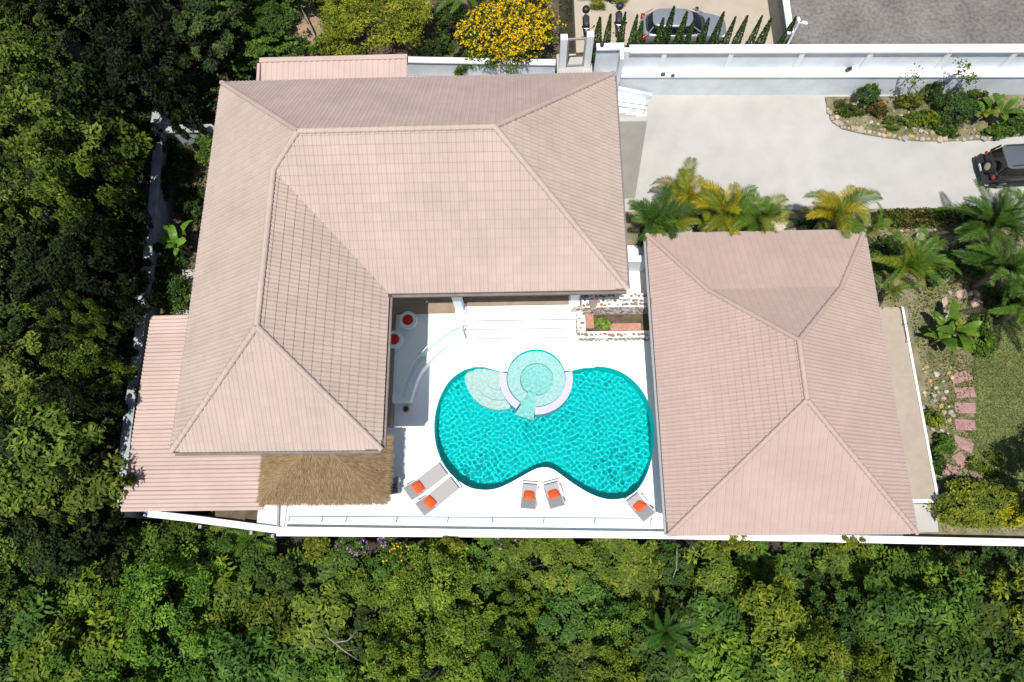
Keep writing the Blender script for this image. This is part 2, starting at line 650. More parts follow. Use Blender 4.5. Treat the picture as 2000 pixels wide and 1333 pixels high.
# round entry steps in the left lobe
SC = U(976, 727)
for r, z in ((0.88, -0.28), (1.36, -0.52), (1.84, -0.78)):
    a0, a1 = R(150), R(395)
    pts = [(SC.x + r * math.cos(t), SC.y + r * math.sin(t)) for t in np.linspace(0, 2 * math.pi, 48, endpoint=False)]
    pts = [p for p in pts if inside(POOL, *p)]
    # clip to the pool by pulling outside points onto the wall
    pts2 = []
    for t in np.linspace(0, 2 * math.pi, 64, endpoint=False):
        rr = r
        while rr > 0.05 and (not inside(POOL, SC.x + rr * math.cos(t), SC.y + rr * math.sin(t)) or
                             (Vector((SC.x + rr * math.cos(t), SC.y + rr * math.sin(t))) - Vector(SPA[:2])).length < RING_R - 0.02):
            rr -= 0.02
        pts2.append((SC.x + rr * math.cos(t), SC.y + rr * math.sin(t)))
    s = MB()
    s.prism(pts2, -DEPTH + 0.002 + r * 0.001, z)
    recv(s.build('entry_step', STEPT, pool, True))


def annulus(mb, c0, r0, c1, r1, z0, z1, a0, a1, n=48):
    """ring sector between circle (c0, r0) inside and (c1, r1) outside"""
    ts = np.linspace(a0, a1, n)
    inn = [(c0.x + r0 * math.cos(t), c0.y + r0 * math.sin(t)) for t in ts]
    out = [(c1.x + r1 * math.cos(t), c1.y + r1 * math.sin(t)) for t in ts]
    for i in range(n - 1):
        q = [inn[i], out[i], out[i + 1], inn[i + 1]]
        o = len(mb.v)
        mb.v += [(p[0], p[1], z1) for p in q] + [(p[0], p[1], z0) for p in q]
        mb.f += [(o, o + 1, o + 2, o + 3), (o + 5, o + 4, o + 7, o + 6), (o + 1, o + 5, o + 6, o + 2), (o + 4, o, o + 3, o + 7)]
        if i == 0:
            mb.f.append((o, o + 4, o + 5, o + 1))
        if i == n - 2:
            mb.f.append((o + 2, o + 6, o + 7, o + 3))


CH0, CH1 = R(238), R(266)                                # the gap of the channel, to the lower left
mb = MB()
annulus(mb, SPA_IN, SPA_RI, SPA, SPA_R - 0.005, -DEPTH + 0.003, -0.42, CH1, CH0 + 2 * math.pi)
recv(mb.build('spa_bench', BENCHT, pool, True))
mb = MB()
annulus(mb, SPA, SPA_R, SPA, RING_R, -DEPTH + 0.004, -0.075, CH1 + 0.02, a_r + 2 * math.pi, 30)
recv(mb.build('spa_wall', LILAC, pool, True, bevel=0.01))
mb = MB()
annulus(mb, SPA, SPA_R, SPA, RING_R, -DEPTH + 0.004, -0.075, math.pi - a_r, CH0 - 0.02, 16)
recv(mb.build('spa_wall', LILAC, pool, True, bevel=0.01))
mb = MB()
mb.lathe([(SPA_RI + 0.02, -DEPTH + 0.001), (SPA_RI + 0.02, -0.80)], 40, Matrix.Translation(SPA_IN))
recv(mb.build('spa_floor', SPAT, pool, True))
# channel sill from the spa to the pool
am = (CH0 + CH1) / 2
d = Vector((math.cos(am), math.sin(am), 0))
mb = MB()
e = Vector((-d.y, d.x, 0))
q = [SPA_IN + d * 0.7 - e * 0.22, SPA + d * 2.05 - e * 0.5, SPA + d * 2.05 + e * 0.5, SPA_IN + d * 0.7 + e * 0.22]
mb.prism(ccw([(p.x, p.y) for p in q]), -DEPTH + 0.005, -0.60)
recv(mb.build('spa_channel', SPAT, pool, True))
# water, real ripples
xs = np.arange(-5.2, 6.7, 0.026)
ys = np.arange(1.4, 9.9, 0.026)
X, Y = np.meshgrid(xs, ys)
Z = np.zeros_like(X)
wr = np.random.default_rng(3)
for i in range(46):
    L_ = wr.uniform(0.13, 0.34)
    a = wr.uniform(0, 2 * math.pi)
    Z += 0.00052 * (L_ / 0.2) ** 1.5 * np.sin(2 * math.pi / L_ * (X * math.cos(a) + Y * math.sin(a)) + wr.uniform(0, 6.28))
AM = 0.72 + 0.28 * np.sin(X * 0.9 + 1.0) * np.cos(Y * 1.1 - 0.6)
DS = np.sqrt((X - SPA.x) ** 2 + (Y - SPA.y) ** 2)
DS2 = np.sqrt((X - SC.x) ** 2 + (Y - SC.y) ** 2)
AM = AM * np.clip((np.minimum(DS, DS2) - 1.4) / 1.0, 0.3, 1)
Z = Z * AM + WL
nx, ny = len(xs), len(ys)
CXg, CYg = np.meshgrid(xs[:-1] + 0.013, ys[:-1] + 0.013)
keep = np.zeros(CXg.shape, bool)
for i in range(len(POOL)):
    (ax, ay), (bx_, by_) = POOL[i], POOL[(i + 1) % len(POOL)]
    if ay != by_:
        keep ^= ((ay > CYg) != (by_ > CYg)) & (CXg < (bx_ - ax) * (CYg - ay) / (by_ - ay) + ax)
k2 = keep.copy()
for s in (1, -1):
    k2 |= np.roll(keep, s, 0) | np.roll(keep, s, 1)
idx = -np.ones(nx * ny, int)
used = sorted({a for j in range(ny - 1) for i in range(nx - 1) if k2[j, i] for a in (j * nx + i, j * nx + i + 1, (j + 1) * nx + i, (j + 1) * nx + i + 1)})
idx[used] = np.arange(len(used))
xf, yf, zf = X.ravel(), Y.ravel(), Z.ravel()
mb = MB()
mb.v = [(float(xf[a]), float(yf[a]), float(zf[a])) for a in used]
mb.f = [tuple(int(idx[a]) for a in (j * nx + i, j * nx + i + 1, (j + 1) * nx + i + 1, (j + 1) * nx + i)) for j in range(ny - 1) for i in range(nx - 1) if k2[j, i]]
WATER = bpy.data.materials.new('pool_water')
N_, L2_, b_ = nodes(WATER)
b_.inputs['Base Color'].default_value = (0.80, 1.0, 0.985, 1)
b_.inputs['Roughness'].default_value = 0.0
b_.inputs['IOR'].default_value = 1.33
b_.inputs['Transmission Weight'].default_value = 1.0
wo = mb.build('water', WATER, pool, True, smooth='all')
wo.cycles.is_caustics_caster = True

# ---- raised terrace of the main house: white floor with a curved edge, brown tiled veranda behind it
EDGE_PX = [(905, 650), (886, 658), (866, 669), (842, 689), (824, 709), (809, 733), (800, 757), (793, 781)]
TZ = 0.60
edge = [U(x, y, TZ) for x, y in EDGE_PX]
edge = smooth_path([(p.x, p.y, TZ) for p in edge], 4)
yv = U(830, 613, TZ).y
t_poly = [(p.x, p.y) for p in edge] + [(-9.5, edge[-1].y), (-9.5, yv), (edge[0].x, yv)]
mb = MB()
mb.prism(ccw(t_poly), 0.003, TZ)
struct(mb.build('upper_terrace', DECK))
VZ = 0.74
xe = U(769, 700, VZ).x
x_r = U(1112, 590, VZ).x
ysb = U(760, 832, VZ).y
yv2 = U(905, 597, VZ).y
xc = edge[0].x
yvv = U(830, 612, VZ).y
mb = MB()
mb.prism(ccw([(xe, ysb), (xe, yvv), (xc + 0.05, yvv), (xc + 0.05, yv2), (x_r, yv2), (x_r, 18.5), (-12.6, 18.5), (-12.6, ysb)]), -0.3, VZ)
struct(mb.build('veranda_floor', BROWN))

# broad stairs from the veranda to the pool deck
x0s, x1s = xc + 0.02, U(1126, 640, 0.2).x
st = thing('garden_stairs', 'broad white stairs of three steps from the brown veranda down to the pool deck', 'stairs', ((x0s + x1s) / 2, 11.0, 0))
yb = yv2 - 0.004
for z, ypx in ((0.57, 625), (0.38, 642), (0.19, 660)):
    mb = MB()
    yy = U(1000, ypx, z).y
    mb.box(x0s, x1s, yy + 0.004, yb + 0.04, 0.003, z - 0.03)
    sp0 = mb.build('step', PM('grey_riser', (0.36, 0.38, 0.40), 0.8), st, True)
    mb = MB()
    mb.box(x0s - 0.01, x1s, yy, yb + 0.04, z - 0.029, z)
    mb.build('tread', DECK, sp0, True)
    yb = yy

# curved terrace kerb and glass balustrade on it
kerb = thing('terrace_kerb', 'curved white kerb along the rim of the raised terrace', 'kerb', (edge[8].x, edge[8].y, 0))
inn = []
for i, p in enumerate(edge):
    dd = (edge[min(i + 1, len(edge) - 1)] - edge[max(i - 1, 0)]).normalized()
    nrm = Vector((dd.y, -dd.x, 0))                       # towards the house
    if nrm.dot(Vector((-1, 1, 0))) < 0:
        nrm = -nrm
    inn.append(p + nrm * 0.20)
out_ = []
for i, p in enumerate(edge):
    dd = (edge[min(i + 1, len(edge) - 1)] - edge[max(i - 1, 0)]).normalized()
    nrm = Vector((dd.y, -dd.x, 0))
    if nrm.dot(Vector((-1, 1, 0))) < 0:
        nrm = -nrm
    out_.append(p - nrm * 0.26)
mb = MB()
for i in range(len(edge) - 1):
    a, b2, c2, d2 = out_[i], out_[i + 1], inn[i + 1], inn[i]
    o = len(mb.v)
    mb.v += [(p.x, p.y, 0.72) for p in (a, b2, c2, d2)] + [(p.x, p.y, 0.004) for p in (a, b2, c2, d2)]
    mb.f += [(3, 2, 1, 0) if False else (o, o + 1, o + 2, o + 3), (o, o + 4, o + 5, o + 1), (o + 2, o + 6, o + 7, o + 3)]
    if i == 0:
        mb.f.append((o + 3, o + 7, o + 4, o))
    if i == len(edge) - 2:
        mb.f.append((o + 1, o + 5, o + 6, o + 2))
mb.build('kerb_wall', WHITE, kerb, True)
mb = MB()
e1 = out_[-1]
mb.box(-9.0, e1.x + 0.02, e1.y - 0.06, e1.y + 0.40, 0.004, 0.715)
mb.build('return_wall', WHITE, kerb, True, bevel=0.01)
bal = thing('glass_balustrade', 'curved frameless glass balustrade standing on the white terrace kerb', 'balustrade', (edge[8].x, edge[8].y, 0.72))
gpts = [a * 0.72 + b2 * 0.28 for a, b2 in zip(inn, out_)]
steps_g = [0, 6, 12, 18, 23, len(gpts) - 1]
for a, b2 in zip(steps_g[:-1], steps_g[1:]):
    p, q = gpts[a], gpts[b2]
    dd = (q - p).normalized()
    mb = MB()
    mb.bar((p + dd * 0.02) + Vector((0, 0, 0.13)), (q - dd * 0.02) + Vector((0, 0, 0.13)), 0.016, 0.85)
    mb.build('glass_panel', GLASS, bal, True)
    mb = MB()
    mb.bar((p + dd * 0.01) + Vector((0, 0, 0.985)), (q - dd * 0.01) + Vector((0, 0, 0.985)), 0.03, 0.03)
    mb.build('top_rail', WMETAL, bal, True)
for i in steps_g[:1]:
    p = gpts[i]
    mb = MB()
    mb.tube([(p.x + 0.06, p.y, 0.7), (p.x + 0.06, p.y, 1.7)], 0.03)
    mb.build('post', STEEL, bal, True)

# ================================================================== ROOFS
def tile_mesh(w, length, lip, roll, name, mat):
    """double-roll tile: x across, y up the slope, front edge at y = 0 lifted by lip"""
    prof = []
    hw = w / 2
    for k in range(2):
        for s, z in ((0.0, 0.0), (0.26, 0.0), (0.38, 0.75), (0.58, 1.0), (0.78, 0.75), (0.90, 0.0)):
            prof.append((k * hw + s * hw, z * roll))
    prof.append((w - 0.004, 0.0))
    mb = MB()
    n = len(prof)
    mb.v = [(x, 0.0, z + lip) for x, z in prof] + [(x, length, z) for x, z in prof] + [(x, 0.0, -0.006) for x, z in prof]
    mb.f = [(i, i + 1, n + i + 1, n + i) for i in range(n - 1)] + [(2 * n + i, 2 * n + i + 1, i + 1, i) for i in range(n - 1)]
    return mb.mesh(name, mat)


def hull_test(poly, pts, eps=0.002):
    """all points inside the convex counter-clockwise polygon / all outside one edge"""
    n = len(poly)
    allin = True
    for i in range(n):
        ax, ay = poly[i]
        bx, by = poly[(i + 1) % n]
        s = [(bx - ax) * (p[1] - ay) - (by - ay) * (p[0] - ax) for p in pts]
        if max(s) < eps:
            return 'out'
        if min(s) < -eps:
            allin = False
    return 'in' if allin else 'part'


def lay_tiles(planes, w, g, tmesh, name_stuff, roof, origin, mat, limit, lift=0.02, visible=lambda p: True):
    """planes: dict(poly, p0, n, t, z0); returns how many single tiles were laid"""
    whole, part = [], []
    for P in planes:
        n = Vector((*P['n'], 0))
        u = Vector((n.y, -n.x, 0))
        cs = 1 / math.sqrt(1 + P['t'] ** 2)
        up = Vector((n.x * cs, n.y * cs, P['t'] * cs))
        nz = u.cross(up)
        p0 = Vector((*P['p0'], P['z0']))
        poly = ccw([tuple(q) for q in P['poly']])
        ss = [(Vector((*q, 0)) - Vector((p0.x, p0.y, 0))).dot(u) for q in poly]
        dd = [(Vector((*q, 0)) - Vector((p0.x, p0.y, 0))).dot(n) for q in poly]
        for j in range(int(math.floor(min(dd) / (g * cs))), int(math.ceil(max(dd) / (g * cs))) + 1):
            for i in range(int(math.floor(min(ss) / w)) - 1, int(math.ceil(max(ss) / w)) + 1):
                c = [p0 + u * (i + a) * w + up * (j + b) * g for a in (0, 1) for b in (0, 1)]
                k = hull_test(poly, [(q.x, q.y) for q in c])
                if k == 'out':
                    continue
                o = c[0] + nz * lift
                M = Matrix((u, up, nz)).transposed().to_4x4()
                M.translation = o
                if k == 'in':
                    pp = [PJ(q) for q in (c[0], c[2], c[3], c[1])]
                    ar = abs(sum(pp[a][0] * pp[(a + 1) % 4][1] - pp[(a + 1) % 4][0] * pp[a][1] for a in range(4))) / 2
                    whole.append((ar if visible(c[0]) else -1, M))
                else:
                    part.append((M, poly))
    whole.sort(key=lambda q: -q[0])
    for ar, M in whole[:limit]:
        o = link('tile', tmesh, roof)
        M2 = M.copy()
        M2.translation = M.translation - origin
        o.matrix_local = M2
    tv = [Vector(v.co) for v in tmesh.vertices]
    tf = [tuple(p.vertices) for p in tmesh.polygons]
    mb = MB()
    for ar, M in whole[limit:]:
        mb.add([M @ p for p in tv], tf, random.random())
    # cut tiles along hips and valleys
    bypoly = {}
    for M, poly in part:
        bypoly.setdefault(tuple(poly), []).append(M)
    for poly, Ms in bypoly.items():
        bm = bmesh.new()
        lay = bm.faces.layers.float.new('rnd')
        for M in Ms:
            r = random.random()
            vs = [bm.verts.new(M @ p) for p in tv]
            for q in tf:
                f = bm.faces.new([vs[a] for a in q])
                f[lay] = r
        for i in range(len(poly)):
            a, b = Vector((*poly[i], 0)), Vector((*poly[(i + 1) % len(poly)], 0))
            d = (b - a).normalized()
            bmesh.ops.bisect_plane(bm, geom=bm.verts[:] + bm.edges[:] + bm.faces[:], plane_co=a, plane_no=Vector((d.y, -d.x, 0)), clear_outer=True, dist=1e-4)
        bm.verts.index_update()
        o = len(mb.v)
        mb.v += [tuple(v.co) for v in bm.verts]
        for f in bm.faces:
            mb.f.append(tuple(v.index + o for v in f.verts))
            mb.r.append(f[lay])
        bm.free()
    mb.v = [(p[0] - origin.x, p[1] - origin.y, p[2] - origin.z) for p in mb.v]
    s = link(name_stuff, mb.mesh(name_stuff, mat), roof)
    s['kind'] = 'stuff'


def cap_mesh(name, length, r0, r1, mat):
    mb = MB()
    n = 8
    for x, r in ((0, r0), (length, r1), (length, r1 - 0.025), (0, r0 - 0.025)):
        for k in range(n + 1):
            a = math.pi * k / n
            mb.v.append((x, r * math.cos(a), r * math.sin(a) * 0.8 - 0.03))
    m = n + 1
    for row in ((0, 1), (2, 3)):
        for k in range(n):
            mb.f.append((row[0] * m + k, row[1] * m + k, row[1] * m + k + 1, row[0] * m + k + 1))
    for k in range(n):
        mb.f.append((1 * m + k, 2 * m + k, 2 * m + k + 1, 1 * m + k + 1))
        mb.f.append((3 * m + k, 0 * m + k, 0 * m + k + 1, 3 * m + k + 1))
    me = mb.mesh(name, mat, smooth=True)
    return me


def lay_caps(lines, me, roof, origin, step=0.34, lift=0.06):
    for a, b in lines:
        a, b = Vector(a), Vector(b)
        d = (b - a).normalized()
        y = Vector((0, 0, 1)).cross(d).normalized()
        z = d.cross(y)
        k = max(1, int(round((b - a).length / step)))
        s = (b - a).length / k
        for i in range(k):
            M = Matrix((d, y, z)).transposed().to_4x4()
            M.translation = a + d * (i * s) + z * lift - origin
            o = link('ridge_tile', me, roof)
            o.matrix_local = M


def windowed_wall(parent, a, b, z0, z1, th, mat, wins):
    """wall from a to b (outer face on its right), with window or door openings filled by frame and pane"""
    a, b = Vector((*a, 0)), Vector((*b, 0))
    d = (b - a).normalized()
    L = (b - a).length
    nn = Vector((d.y, -d.x, 0))
    M = Matrix((d, nn, Vector((0, 0, 1)))).transposed().to_4x4()
    M = Matrix(((d.x, -nn.x, 0, a.x), (d.y, -nn.y, 0, a.y), (0, 0, 1, 0), (0, 0, 0, 1)))
    mb = MB()
    x = 0.0
    for (s0, s1, h0, h1) in sorted(wins):
        mb.box(x, s0, 0, th, z0, z1, M)
        if h0 > z0:
            mb.box(s0, s1, 0, th, z0, h0, M)
        mb.box(s0, s1, 0, th, h1, z1, M)
        x = s1
    mb.box(x, L, 0, th, z0, z1, M)
    mb.build('wall', mat, parent, True)
    for (s0, s1, h0, h1) in wins:
        f = MB()
        for q in ((s0, s0 + 0.06, h0, h1), (s1 - 0.06, s1, h0, h1), (s0 + 0.06, s1 - 0.06, h0, h0 + 0.06), (s0 + 0.06, s1 - 0.06, h1 - 0.06, h1), ((s0 + s1) / 2 - 0.03, (s0 + s1) / 2 + 0.03, h0 + 0.06, h1 - 0.06)):
            f.box(q[0] + 0.002, q[1] - 0.002, 0.04, 0.12, q[2] + 0.002, q[3] - 0.002, M)
        fo = f.build('window', WMETAL, parent, True)
        g = MB()
        g.box(s0 + 0.06, s1 - 0.06, 0.07, 0.085, h0 + 0.06, h1 - 0.06, M)
        g.build('pane', GLASSD, fo, True)


# ---- main house: L-shaped hipped roof
X0, X2, X3, YN, YM, YS, EZ, TP = -14.07, -5.77, 4.18, 20.50, 9.88, 3.38, 7.0, 0.715
A1, A2 = (YN - YM) / 2, (X2 - X0) / 2
R1 = (X0 + A1, (YN + YM) / 2)
R2 = (X3 - A1, (YN + YM) / 2)
R3 = (X0 + A2, YM + A2)
R4 = (X0 + A2, YS + A2)
Z1, Z2 = EZ + TP * A1, EZ + TP * A2
house = thing('main_house', 'large L-shaped villa with white walls and a pink tiled hip roof', 'house', (-6.0, 12.0, 0))
HO = Vector(house.location)
planes = [
    dict(poly=[(X2, YM), (X3, YM), R2, R1, R3], p0=(X2, YM), n=(0, 1), t=TP, z0=EZ),
    dict(poly=[(X0, YN), (X0, R3[1]), R3, R1], p0=(X0, YN), n=(1, 0), t=TP, z0=EZ),
    dict(poly=[(X0, R3[1]), (X0, YS), R4, R3], p0=(X0, YN), n=(1, 0), t=TP, z0=EZ),
    dict(poly=[(X2, YS), (X2, YM), R3, R4], p0=(X2, YS), n=(-1, 0), t=TP, z0=EZ),
    dict(poly=[(X0, YS), (X2, YS), R4], p0=(X0, YS), n=(0, 1), t=TP, z0=EZ),
    dict(poly=[(X3, YN), (X0, YN), R1, R2], p0=(X3, YN), n=(0, -1), t=TP, z0=EZ),
    dict(poly=[(X3, YM), (X3, YN), R2], p0=(X3, YM), n=(-1, 0), t=TP, z0=EZ),
]


def roof_solid(planes, parent, th=0.12, mat=UNDER):
    mb = MB()
    for P in planes:
        n = P['n']
        f = lambda x, y: P['z0'] + P['t'] * ((x - P['p0'][0]) * n[0] + (y - P['p0'][1]) * n[1])
        mb.prism(ccw([tuple(q) for q in P['poly']]), lambda x, y: f(x, y) - th, f)
    return mb.build('roof', mat, parent, True)


roof = roof_solid(planes, house)
TM = tile_mesh(0.35, 0.43, 0.034, 0.024, 'tile', TILE)
lay_tiles(planes, 0.35, 0.375, TM, 'roof_tiling', roof, HO, TILE, 300)
CAPM = cap_mesh('ridge_tile', 0.37, 0.110, 0.130, TILE)
p3 = lambda p, z: (p[0], p[1], z)
lay_caps([(p3(R1, Z1), p3(R2, Z1)), ((X0, YN, EZ), p3(R1, Z1)), ((X3, YN, EZ), p3(R2, Z1)), ((X3, YM, EZ), p3(R2, Z1)),
          (p3(R3, Z2), p3(R1, Z1)), (p3(R4, Z2), p3(R3, Z2)), ((X0, YS, EZ), p3(R4, Z2)), ((X2, YS, EZ), p3(R4, Z2))], CAPM, roof, HO)
# fascia and gutter along the eaves
ev = [(X0, YS), (X2, YS), (X2, YM), (X3, YM), (X3, YN), (X0, YN)]
for i in range(6):
    a, b = Vector((*ev[i], EZ - 0.22)), Vector((*ev[(i + 1) % 6], EZ - 0.22))
    d = (b - a).normalized()
    mb = MB()
    nn = Vector((d.y, -d.x, 0))
    mb.bar(a + nn * 0.015 + d * 0.003, b + nn * 0.015 - d * 0.003, 0.03, 0.2)
    mb.build('fascia', FASCIA, house, True)
    mb = MB()
    mb.bar(a + nn * 0.09 + d * (0.09 if i != 2 else 0.1), b + nn * 0.09 - d * (0.02 if i != 1 else 0.12), 0.10, 0.10)
    mb.build('gutter', FASCIA, house, True)
mb = MB()
mb.prism(ccw([(x, y) for x, y in [(X0 + 0.05, YS + 0.05), (X2 - 0.05, YS + 0.05), (X2 - 0.05, YM + 0.05), (X3 - 0.05, YM + 0.05), (X3 - 0.05, YN - 0.05), (X0 + 0.05, YN - 0.05)]]), EZ - 0.26, EZ - 0.225)
mb.build('soffit', WHITE, house, True)
wz0, wz1 = 0.05, EZ - 0.262
WX0, WX2, WX3, WYN, WYM, WYS = X0 + 1.1, X2 - 2.3, X3 - 0.9, YN - 1.1, YM + 3.6, YS + 1.2
windowed_wall(house, (WX0, WYS), (WX2, WYS), wz0, wz1, 0.22, WHITE, [(2.0, 4.2, 1.0, 2.8)])
windowed_wall(house, (WX2, WYS + 0.222), (WX2, WYM), wz0, wz1, 0.22, WHITE, [(1.0, 3.6, 0.8, 3.0), (5.0, 7.6, 0.8, 3.0)])
windowed_wall(house, (WX2 + 0.002, WYM), (WX3 - 0.222, WYM), wz0, wz1, 0.22, WHITE, [(1.0, 4.0, 0.8, 3.0), (6.0, 9.5, 0.8, 3.0)])
windowed_wall(house, (WX3, WYM), (WX3, WYN), wz0, wz1, 0.22, WHITE, [(1.4, 3.0, 3.6, 5.0)])
windowed_wall(house, (WX3 - 0.222, WYN), (WX0 + 0.222, WYN), wz0, wz1, 0.22, WHITE, [(2.0, 3.4, 3.4, 4.8), (8.0, 9.4, 3.4, 4.8)])
windowed_wall(house, (WX0, WYN), (WX0, WYS + 0.222), wz0, wz1, 0.22, WHITE, [(3.0, 4.4, 3.4, 4.8), (9.0, 10.4, 3.4, 4.8)])
# veranda columns
for px, py in ((899, 611), (1121, 596)):
    b0 = U(px, py, VZ)
    mb = MB()
    mb.box(b0.x - 0.21, b0.x + 0.21, b0.y, b0.y + 0.42, 0.3, EZ - 0.265)
    mb.build('column', WHITE, house, True, bevel=0.015)
    mb = MB()
    mb.box(b0.x - 0.26, b0.x + 0.30, b0.y - 0.06, b0.y + 0.47, 0.3, VZ + 0.10)
    mb.build('column_base', WHITE, house, True, bevel=0.015)
b0 = U(752, 842, 0.0)
mb = MB()
mb.box(b0.x - 0.5, b0.x + 0.06, b0.y - 0.25, b0.y + 0.25, 0.0, EZ - 0.265)
mb.build('column', WHITE, house, True, bevel=0.02)

# ---- guest house: hip roof with a flatter skirt on its driveway side
BX0, BX1, BY0, BY1, BZ, BRZ, SY0, SY1 = 5.83, 16.21, 0.07, 14.0, 3.5, 6.79, 5.15, 7.62
TB = (BRZ - BZ) / ((BX1 - BX0) / 2)
RX = (BX0 + BX1) / 2
DE = 2.25
DK = (BY1 - SY1) - ((BX1 - BX0) / 2 - DE)
ZK = BZ + TB * DE
KW, KE = (BX0 + DE, BY1 - DK), (BX1 - DE, BY1 - DK)
S1, S2 = (RX, SY1), (RX, SY0)
TBS = (BRZ - BZ) / (SY0 - BY0)
guest = thing('guest_house', 'smaller pool house with a pink tiled hip roof that flares towards the driveway', 'house', (11.0, 7.0, 0))
GO = Vector(guest.location)
gpl = [
    dict(poly=[(BX0, KW[1]), (BX0, BY0), S2, S1, KW], p0=(BX0, BY1), n=(1, 0), t=TB, z0=BZ),
    dict(poly=[(BX0, BY1), (BX0, KW[1]), KW], p0=(BX0, BY1), n=(1, 0), t=TB, z0=BZ),
    dict(poly=[(BX1, BY0), (BX1, KE[1]), KE, S1, S2], p0=(BX1, BY0), n=(-1, 0), t=TB, z0=BZ),
    dict(poly=[(BX1, KE[1]), (BX1, BY1), KE], p0=(BX1, BY0), n=(-1, 0), t=TB, z0=BZ),
    dict(poly=[(BX0, BY0), (BX1, BY0), S2], p0=(BX0, BY0), n=(0, 1), t=TBS, z0=BZ),
    dict(poly=[(BX1, BY1), (BX0, BY1), KW, KE], p0=(BX1, BY1), n=(0, -1), t=(ZK - BZ) / DK, z0=BZ),
    dict(poly=[KE, KW, S1], p0=KE, n=(0, -1), t=(BRZ - ZK) / (KE[1] - SY1), z0=ZK),
]
groof = roof_solid(gpl, guest)
TM2 = tile_mesh(0.326, 0.365, 0.030, 0.020, 'tile', TILE2)
lay_tiles(gpl, 0.326, 0.315, TM2, 'roof_tiling', groof, GO, TILE2, 300)
CAPM2 = cap_mesh('ridge_tile', 0.36, 0.10, 0.12, TILE2)
lay_caps([(p3(S2, BRZ), p3(S1, BRZ)), ((BX0, BY0, BZ), p3(S2, BRZ)), ((BX1, BY0, BZ), p3(S2, BRZ)), (p3(KW, ZK), p3(S1, BRZ)), (p3(KE, ZK), p3(S1, BRZ)),
          ((BX0, BY1, BZ), p3(KW, ZK)), ((BX1, BY1, BZ), p3(KE, ZK))], CAPM2, groof, GO)
ev = [(BX0, BY0), (BX1, BY0), (BX1, BY1), (BX0, BY1)]
for i in range(4):
    a, b = Vector((*ev[i], BZ - 0.22)), Vector((*ev[(i + 1) % 4], BZ - 0.22))
    d = (b - a).normalized()
    nn = Vector((d.y, -d.x, 0))
    mb = MB()
    mb.bar(a + nn * 0.015 + d * 0.003, b + nn * 0.015 - d * 0.003, 0.03, 0.2)
    mb.build('fascia', FASCIA, guest, True)
    if i != 0:
        mb = MB()
        mb.bar(a + nn * 0.09 + d * 0.09, b + nn * 0.09 - d * 0.02, 0.10, 0.10)
        mb.build('gutter', GREYM, guest, True)
mb = MB()
mb.box(BX0 + 0.05, BX1 - 0.05, BY0 + 0.05, BY1 - 0.05, BZ - 0.26, BZ - 0.225)
mb.build('soffit', WHITE, guest, True)
gx0, gx1, gy0, gy1 = BX0 + 1.3, BX1 - 1.0, BY0 + 0.9, BY1 - 1.2
windowed_wall(guest, (gx0, gy0), (gx1, gy0), 0.004, BZ - 0.262, 0.2, WHITE, [(2.0, 4.0, 0.9, 2.3), (5.5, 7.0, 0.9, 2.3)])
windowed_wall(guest, (gx1, gy0 + 0.202), (gx1, gy1), 0.004, BZ - 0.262, 0.2, WHITE, [(2.0, 5.0, 0.1, 2.3), (7.0, 9.5, 0.1, 2.3)])
windowed_wall(guest, (gx1 - 0.202, gy1), (gx0 + 0.202, gy1), 0.004, BZ - 0.262, 0.2, WHITE, [(2.0, 3.5, 1.0, 2.2)])
windowed_wall(guest, (gx0, gy1), (gx0, gy0 + 0.202), 0.004, BZ - 0.262, 0.2, WHITE, [(3.0, 6.0, 0.1, 2.3), (8.0, 10.4, 0.1, 2.3)])

# ---- corrugated lean-to roof at the south-west
lean = thing('lean_to_roof', 'low pink corrugated lean-to roof wrapping the corner of the villa beside the thatch', 'roof', (-15.0, 5.0, 0))
LZ = 1.7
lw0, lw1 = U(294, 617, LZ), U(237, 1000, LZ)
ls1 = U(516, 1003, LZ + 0.35)
lx0, ly1, ly0, lx1 = (lw0.x + lw1.x) / 2, lw0.y, lw1.y, ls1.x


def corrug(x0, x1, y0, y1, zf, pitch, amp, along_x=True):
    """corrugated sheet with real ribs; ribs run along x (or y)"""
    mb = MB()
    if along_x:
        k = int(round((y1 - y0) / pitch)) * 6
        for i in range(k + 1):
            y = y0 + (y1 - y0) * i / k
            ph = (i % 6) / 6
            dz = amp * (0.0 if ph < 0.30 else (1.0 if 0.45 < ph < 0.8 else 0.6))
            for x in (x0, x1):
                mb.v.append((x, y, zf(x, y) + dz))
    else:
        k = int(round((x1 - x0) / pitch)) * 6
        for i in range(k + 1):
            x = x0 + (x1 - x0) * i / k
            ph = (i % 6) / 6
            dz = amp * (0.0 if ph < 0.30 else (1.0 if 0.45 < ph < 0.8 else 0.6))
            for y in (y1, y0):
                mb.v.append((x, y, zf(x, y) + dz))
    for i in range(k):
        mb.f.append((2 * i, 2 * i + 1, 2 * i + 3, 2 * i + 2))
    mb.r = [0.3] * len(mb.f)
    return mb


